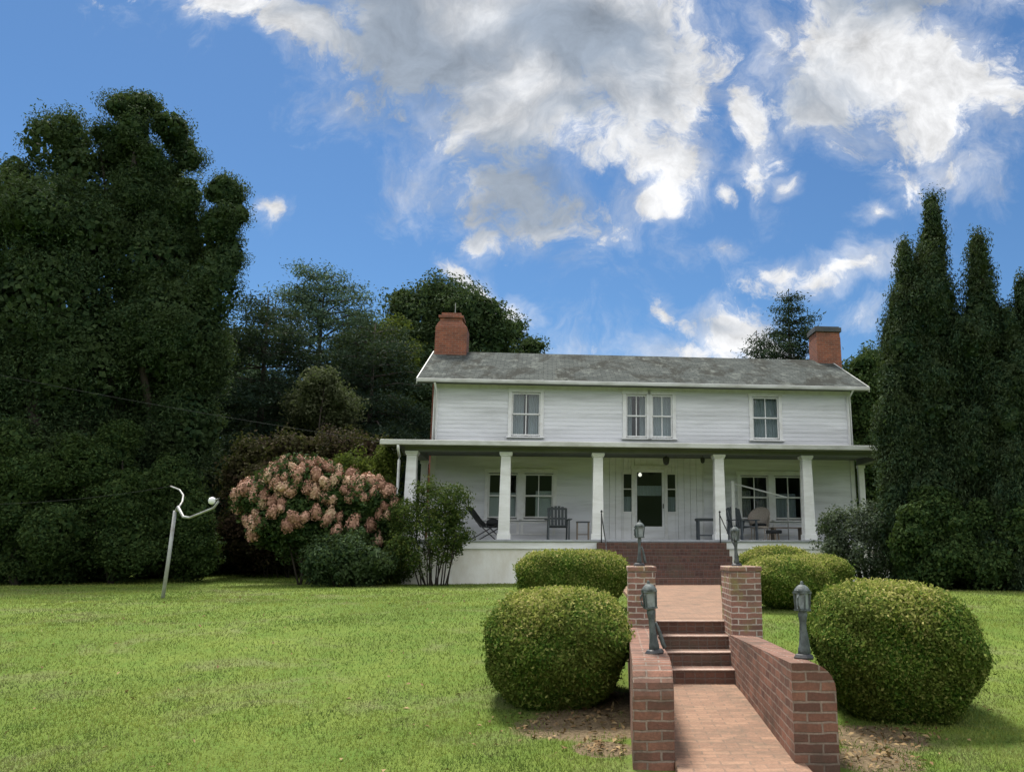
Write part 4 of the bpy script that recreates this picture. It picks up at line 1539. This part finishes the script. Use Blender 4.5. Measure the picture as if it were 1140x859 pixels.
tree('broadleaf_tree', 'mid green tree between the house and the column shaped arborvitae', 'tree',
     [(968, 405, 26, 20), (955, 440, 30, 40), (985, 440, 30, 40), (968, 500, 40, 50), (975, 570, 36, 50)],
     33, (970, 638), 26000, .15, M['leaf_mid'], 45, .45, g_bg, .2, core=.7, rough_=1.0)
# farther wood that closes the view
for i, (xx, YY, HH, RR) in enumerate([(-250, 40, 15, 6), (-90, 38, 14, 5.5), (80, 36, 12, 5), (210, 38, 11, 5), (310, 42, 9.5, 5), (1020, 38, 8, 4.5), (1130, 36, 8, 5), (1260, 38, 10, 5.5), (1400, 34, 11, 6)]):
    rng = np.random.default_rng(60 + i)
    bs = base_at(xx, YY)
    o = tag(empty('broadleaf_tree', bs), ['dark tree deep behind the left evergreens', 'dark tree behind the right row of arborvitae'][0 if xx < 600 else 1], 'tree', 'far trees closing the view on the left' if xx < 600 else 'far trees closing the view on the right')
    trunk(o, (0, 0, 0), [(0, 0, HH * .8)], .3, seed=i)
    B = [(rng.normal() * RR * .3, rng.normal() * RR * .3, HH * f, RR * (1.05 - .6 * f) * rng.uniform(.8, 1.1), RR * (1.05 - .6 * f), HH * .16) for f in (.12, .3, .3, .48, .5, .66, .72, .86)]
    crown('crown', B, 22000, .22, M['leaf_dark'], o, rng, .8, flat=.8, zmin=.02, core=.8)

lg = 'leafy evergreen shrubs at the foot of the big left trees'
for i, (lab, lobes, yy_, bx_) in enumerate([
        ('leafy green shrub at the left edge, under the broadest evergreen',
         [(-30, 520, 40, 40), (10, 500, 34, 36), (42, 530, 30, 34), (-20, 570, 44, 44), (25, 580, 38, 40), (60, 590, 30, 36), (5, 625, 44, 26), (56, 628, 34, 22)], 20.6, 20),
        ('leafy green shrub between the left edge and the clothesline pole',
         [(96, 520, 28, 32), (126, 500, 24, 30), (90, 565, 32, 38), (128, 560, 30, 40), (160, 548, 24, 32), (100, 615, 38, 32), (142, 610, 34, 34), (172, 600, 24, 40)], 21.4, 125),
        ('leafy green shrub right behind the clothesline pole',
         [(196, 540, 20, 30), (215, 575, 18, 32), (190, 590, 22, 36), (208, 620, 24, 24), (228, 615, 16, 24)], 22.2, 205)]):
    tree('evergreen_shrub', lab, 'shrub', lobes, yy_, (bx_, 650), 46000 if i < 2 else 26000, .08, M['leaf_mid'], 90 + i, .27, lg, .05, core=.8, spread=.6, inner=.25, rough_=.9)

# arborvitae row on the right
tg = 'column shaped arborvitae on the right'


def spires(lst, Y):
    """each spire as a stack of lobes narrowing upward: x, top, half width, bottom"""
    out = []
    for (x, ty, hw, by) in lst:
        n = max(4, int((by - ty) / 30))
        for i in range(n):
            f = (i + .35) / n
            yy = ty + (by - ty) * f
            w = hw * min(1.0, .16 + 2.3 * f ** .9) * (1 + .26 * f)
            out.append((x + 3 * math.sin(i * 2.1 + x), yy + 4, w, (by - ty) / n * .95, .25 * math.sin(i * 1.7)))
    return out


GR = (0, 0, 1)
tree('arborvitae_tree', 'tallest column of dark arborvitae, with two lower spires on its left side', 'tree',
     spires([(1037, 226, 33, 655), (1009, 276, 20, 655), (995, 334, 16, 600)], 19), 19, (1036, 652), 100000, .08, M['leaf_thuja'], 51, .20, tg, .2, core=.82, aspect=.35, grain=GR, gk=.5, flat=1.5)
tree('arborvitae_tree', 'second tallest arborvitae column, right of the tallest', 'tree',
     spires([(1091, 270, 28, 655)], 18.6), 18.6, (1091, 652), 60000, .08, M['leaf_thuja'], 52, .20, tg, .2, core=.82, aspect=.35, grain=GR, gk=.5, flat=1.5)
tree('arborvitae_tree', 'arborvitae column cut by the right edge of the view', 'tree',
     spires([(1141, 318, 26, 655), (1119, 352, 13, 600)], 18.0), 18.0, (1140, 654), 60000, .08, M['leaf_thuja'], 53, .20, tg, .2, core=.82, aspect=.35, grain=GR, gk=.5, flat=1.5)
tree('evergreen_shrub', 'bushy evergreen hiding the right end of the porch', 'shrub',
     [(1018, 590, 18, 26), (1040, 570, 20, 30), (1062, 590, 20, 30), (1020, 626, 24, 22), (1054, 628, 28, 22)],
     18.3, (1048, 655), 26000, .095, M['leaf_mid'], 54, .24, 'bushy evergreens at the foot of the arborvitae', .06, core=.8, spread=.5, inner=.25, rough_=.9)
tree('evergreen_shrub', 'bushy evergreen at the right edge under the arborvitae', 'shrub',
     [(1092, 590, 20, 30), (1118, 565, 20, 34), (1140, 590, 22, 34), (1098, 628, 28, 22), (1134, 626, 28, 24), (1166, 590, 26, 50)],
     17.9, (1120, 656), 28000, .095, M['leaf_mid'], 55, .24, 'bushy evergreens at the foot of the arborvitae', .06, core=.8, spread=.5, inner=.25, rough_=.9)

# ------------------------------------------------------------------ shrubs round the house


def shrub(label, lobes, Y, base_px, n, leaf, mat, seed, clump=.22, stems=9, core=0.0, spread=.35, name='shrub', **kw):
    rng = np.random.default_rng(seed)
    bx = at(base_px[0], base_px[1], Y)
    base = (bx[0], Y, float(ground_z(bx[0], Y)))
    o = tag(empty(name, base), label, 'shrub')
    B = [(a - base[0], b - base[1], c - base[2], d, e, f) for (a, b, c, d, e, f) in pblobs(lobes, Y, .9, spread, rng)]
    m = MB()
    rr = random.Random(seed)
    for i in range(stems):
        q = B[i % len(B)]
        e = Vector((q[0] + rr.uniform(-.5, .5) * q[3], q[1] + rr.uniform(-.5, .5) * q[4], q[2]))
        s = Vector((q[0] * .35 + rr.uniform(-.12, .12), rr.uniform(-.2, .2), -.05))
        mid = s.lerp(e, .5) + Vector((rr.uniform(-.08, .08), rr.uniform(-.08, .08), .1))
        m.tube([s, mid, e], [.02, .015, .008], 6)
    m.build('stem', M['bark'], o, smooth=True)
    crown('foliage', B, n, leaf, mat, o, rng, clump, zmin=.03, core=core, **kw)
    return o


shrub('airy green shrub on bare stems at the left end of the porch foundation',
      [(478, 558, 26, 20), (505, 560, 22, 16), (455, 575, 20, 20), (485, 590, 32, 24), (512, 590, 16, 20), (470, 612, 28, 20), (500, 612, 22, 16), (450, 610, 14, 20)],
      20.4, (485, 651), 12500, .075, M['leaf_nandina'], 71, .26, 18, inner=.5)
shrub('loose grey-green shrub hiding the right end of the porch foundation',
      [(940, 590, 28, 18), (975, 585, 30, 22), (960, 610, 40, 22), (995, 610, 22, 24), (930, 606, 22, 14), (975, 628, 36, 14)],
      19.6, (965, 650), 15000, .075, M['leaf_grey'], 72, .26, 18, inner=.5)
shrub('low dark shrub in front of the pink hydrangea',
      [(385, 616, 30, 20), (362, 626, 26, 20), (410, 624, 28, 22), (388, 634, 44, 16)],
      19.8, (388, 654), 12000, .08, M['leaf_dark'], 73, .26, 12, core=.75, inner=.45)
shrub('dusky red arching shrub behind the pink hydrangea',
      [(290, 508, 34, 20), (332, 500, 42, 18), (380, 500, 34, 18), (268, 530, 22, 28), (310, 540, 50, 40), (370, 540, 50, 40), (415, 510, 24, 30), (300, 590, 60, 40)],
      24.0, (320, 645), 32000, .10, M['leaf_red'], 74, .34, 10, core=.8, inner=.35)
shrub('yellow-green shrub rising at the right of the pink hydrangea',
      [(392, 518, 16, 12), (408, 534, 18, 16), (428, 520, 16, 24), (420, 560, 24, 30), (425, 600, 20, 40)],
      21.7, (420, 650), 15000, .085, M['leaf_yellow'], 75, .24, 10, core=.5)
shrub('dark evergreen shrub filling the shade behind the clothesline pole',
      [(235, 560, 34, 50), (280, 590, 45, 45), (330, 600, 45, 40), (250, 615, 45, 25), (225, 600, 30, 45)],
      26.0, (280, 640), 30000, .11, M['leaf_thuja'], 76, .3, 8, core=.8)
shrub('low weedy green growth against the porch corner post',
      [(440, 590, 10, 40), (448, 625, 12, 22), (432, 635, 14, 14)], 21.3, (441, 650), 5000, .08, M['leaf_nandina'], 77, .18, 8)

# pink hydrangea: foliage, stems and about ninety flower heads
rng = np.random.default_rng(81)
HY = 21.0
hb = at(345, 650, HY)
hyd = tag(empty('hydrangea_bush', (hb[0], HY, float(ground_z(hb[0], HY)))), 'large hydrangea covered in fading pink flower heads', 'shrub')
hl = [(338, 540, 46, 26), (300, 556, 34, 24), (372, 552, 40, 28), (408, 560, 30, 26), (335, 580, 54, 34), (428, 572, 16, 18), (385, 600, 36, 30)]
HB = [(a - hb[0], b - HY, c - hyd.location.z, d, e, f) for (a, b, c, d, e, f) in pblobs(hl, HY, .75, .2, rng)]
crown('foliage', HB, 26000, .10, M['leaf_mid'], hyd, rng, .25, zmin=.05, core=.78)
hm = MB()
rr = random.Random(4)
for i in range(12):
    q = HB[i % len(HB)]
    hm.tube([(rr.uniform(-.3, .3), rr.uniform(-.2, .2), -.05), (q[0] * .5, q[1], q[2] * .5), (q[0] + rr.uniform(-.2, .2), q[1], q[2])], [.025, .018, .01], 6)
hm.build('stem', M['bark'], hyd, smooth=True)
heads = []
for k in range(3):
    m = 260
    d = unit(rng.normal(size=(m, 3)))
    P = d * np.array([.115, .115, .165]) * (1 + rng.normal(size=(m, 1)) * .08)
    P[:, :2] *= (1 - .25 * (P[:, 2:3] / .165))
    V = leaf_quads(P, d, .042, rng, .85, .4)
    cv, cf = cores([(0, 0, 0, .09, .09, .13)], .95, rng)
    oo = quads_object('flower_head', V, M['flower'], hyd, 4, (cv, cf))
    heads.append(oo)
placed = []
tries = 0
while len(placed) < 96 and tries < 6000:
    tries += 1
    q = HB[rng.integers(0, len(HB))]
    d = unit(rng.normal(size=(1, 3)) * np.array([1, .8, .8]) + np.array([0, -.55, .55]))[0]
    P = np.array(q[:3]) + d * np.array(q[3:]) * 1.03
    if any((((P - np.array(h[:3])) / np.array(h[3:])) ** 2).sum() < .9 for h in HB):
        continue
    if d[2] < -.35 or d[1] > .35 or any(np.linalg.norm(P - pp) < .165 for pp in placed):
        continue
    # fewer heads low down and to the right, as on the plant
    if P[2] < 1.45 and rng.random() < .8:
        continue
    placed.append(P)
    o = heads[len(placed) % 3]
    if len(placed) > 3:
        o = o.copy()
        COL.objects.link(o)
        o.parent = hyd
    o.location = P
    s = rng.uniform(.75, 1.35)
    o.scale = (s, s, s * rng.uniform(.9, 1.25))
    o.rotation_euler = (rng.normal() * .4 + .3 * d[1], .5 * d[0] + rng.normal() * .3, rng.random() * 6.28)

# ------------------------------------------------------------------ grass
rng = np.random.default_rng(91)
NG = 560000
yy = np.exp(rng.uniform(math.log(4.6), math.log(29), NG))
xx = rng.uniform(-1.02, .62, NG) * (yy + 1.5)
ok = np.ones(NG, bool)
ok &= ~((xx > .05) & (xx < 1.48) & (yy < 10.2))
fp = (yy - 10) / 10.25
ok &= ~((xx > .40 - .45 * fp - .03) & (xx < 1.24 + 1.21 * fp + .03) & (yy >= 10.0) & (yy < 20.4))
c_, s_ = math.cos(HR), math.sin(HR)
uu = (xx - HO[0]) * c_ + (yy - HO[1]) * s_
ww = -(xx - HO[0]) * s_ + (yy - HO[1]) * c_
ok &= ~((np.abs(uu) < 7.05) & (ww > -.2))
ok &= ~((np.abs(uu) < 1.8) & (ww > -2.3))
bare = np.zeros(NG)
for (bx, by, br) in BARE:
    bare = np.maximum(bare, 1 - np.hypot(xx - bx, yy - by) / br)
ok &= rng.random(NG) > np.clip(bare * 1.9 + .0, 0, .93)
# thin and thick patches
pt = np.sin(xx * 1.3 + np.sin(yy * .9) * 2) * np.sin(yy * 1.1 + np.sin(xx * .7) * 2)
ok &= rng.random(NG) < .72 + .28 * pt
xx, yy = xx[ok], yy[ok]
n = len(xx)
zz = ground_z(xx, yy)
h = rng.uniform(.012, .034, n) * (1 + .35 * rng.random(n) ** 4)
wd = rng.uniform(.0026, .005, n) * (1 + (yy - 5) * .09)
h = h * (1 + (yy - 5) * .012)
a = rng.random(n) * 6.283
ln = rng.uniform(.2, 1.1, n) * h
la = rng.random(n) * 6.283
P = np.stack([xx, yy, zz - .004], 1)
sv = np.stack([np.cos(a), np.sin(a), np.zeros(n)], 1) * wd[:, None]
tip = P + np.stack([np.cos(la) * ln, np.sin(la) * ln, h], 1)
V = np.stack([P - sv, P + sv, tip], 1)
g = quads_object('grass', V, M['blade'], None, 3)
kind(g, 'stuff')

# dead leaves and clippings lying under the clipped shrubs and here and there on the lawn
rng = np.random.default_rng(97)
LX, LY = [], []
for (bx, by, br) in BARE:
    m = int(260 * br)
    LX.append(bx + rng.normal(size=m) * br * .6)
    LY.append(by + rng.normal(size=m) * br * .5)
LX.append(rng.uniform(-9, 4, 260))
LY.append(rng.uniform(4.8, 16, 260))
LX, LY = np.concatenate(LX), np.concatenate(LY)
ok = ~((LX > .05) & (LX < 1.48) & (LY < 10.3)) & ~((LX > -.1) & (LX < 2.5) & (LY >= 10))
LX, LY = LX[ok], LY[ok]
P = np.stack([LX, LY, ground_z(LX, LY) + .012 + rng.random(len(LX)) * .02], 1)
kind(quads_object('leaf_litter', leaf_quads(P, np.tile([0, 0, 1.0], (len(P), 1)), .05, rng, .5, .35), M['litter'], None, 4), 'stuff')
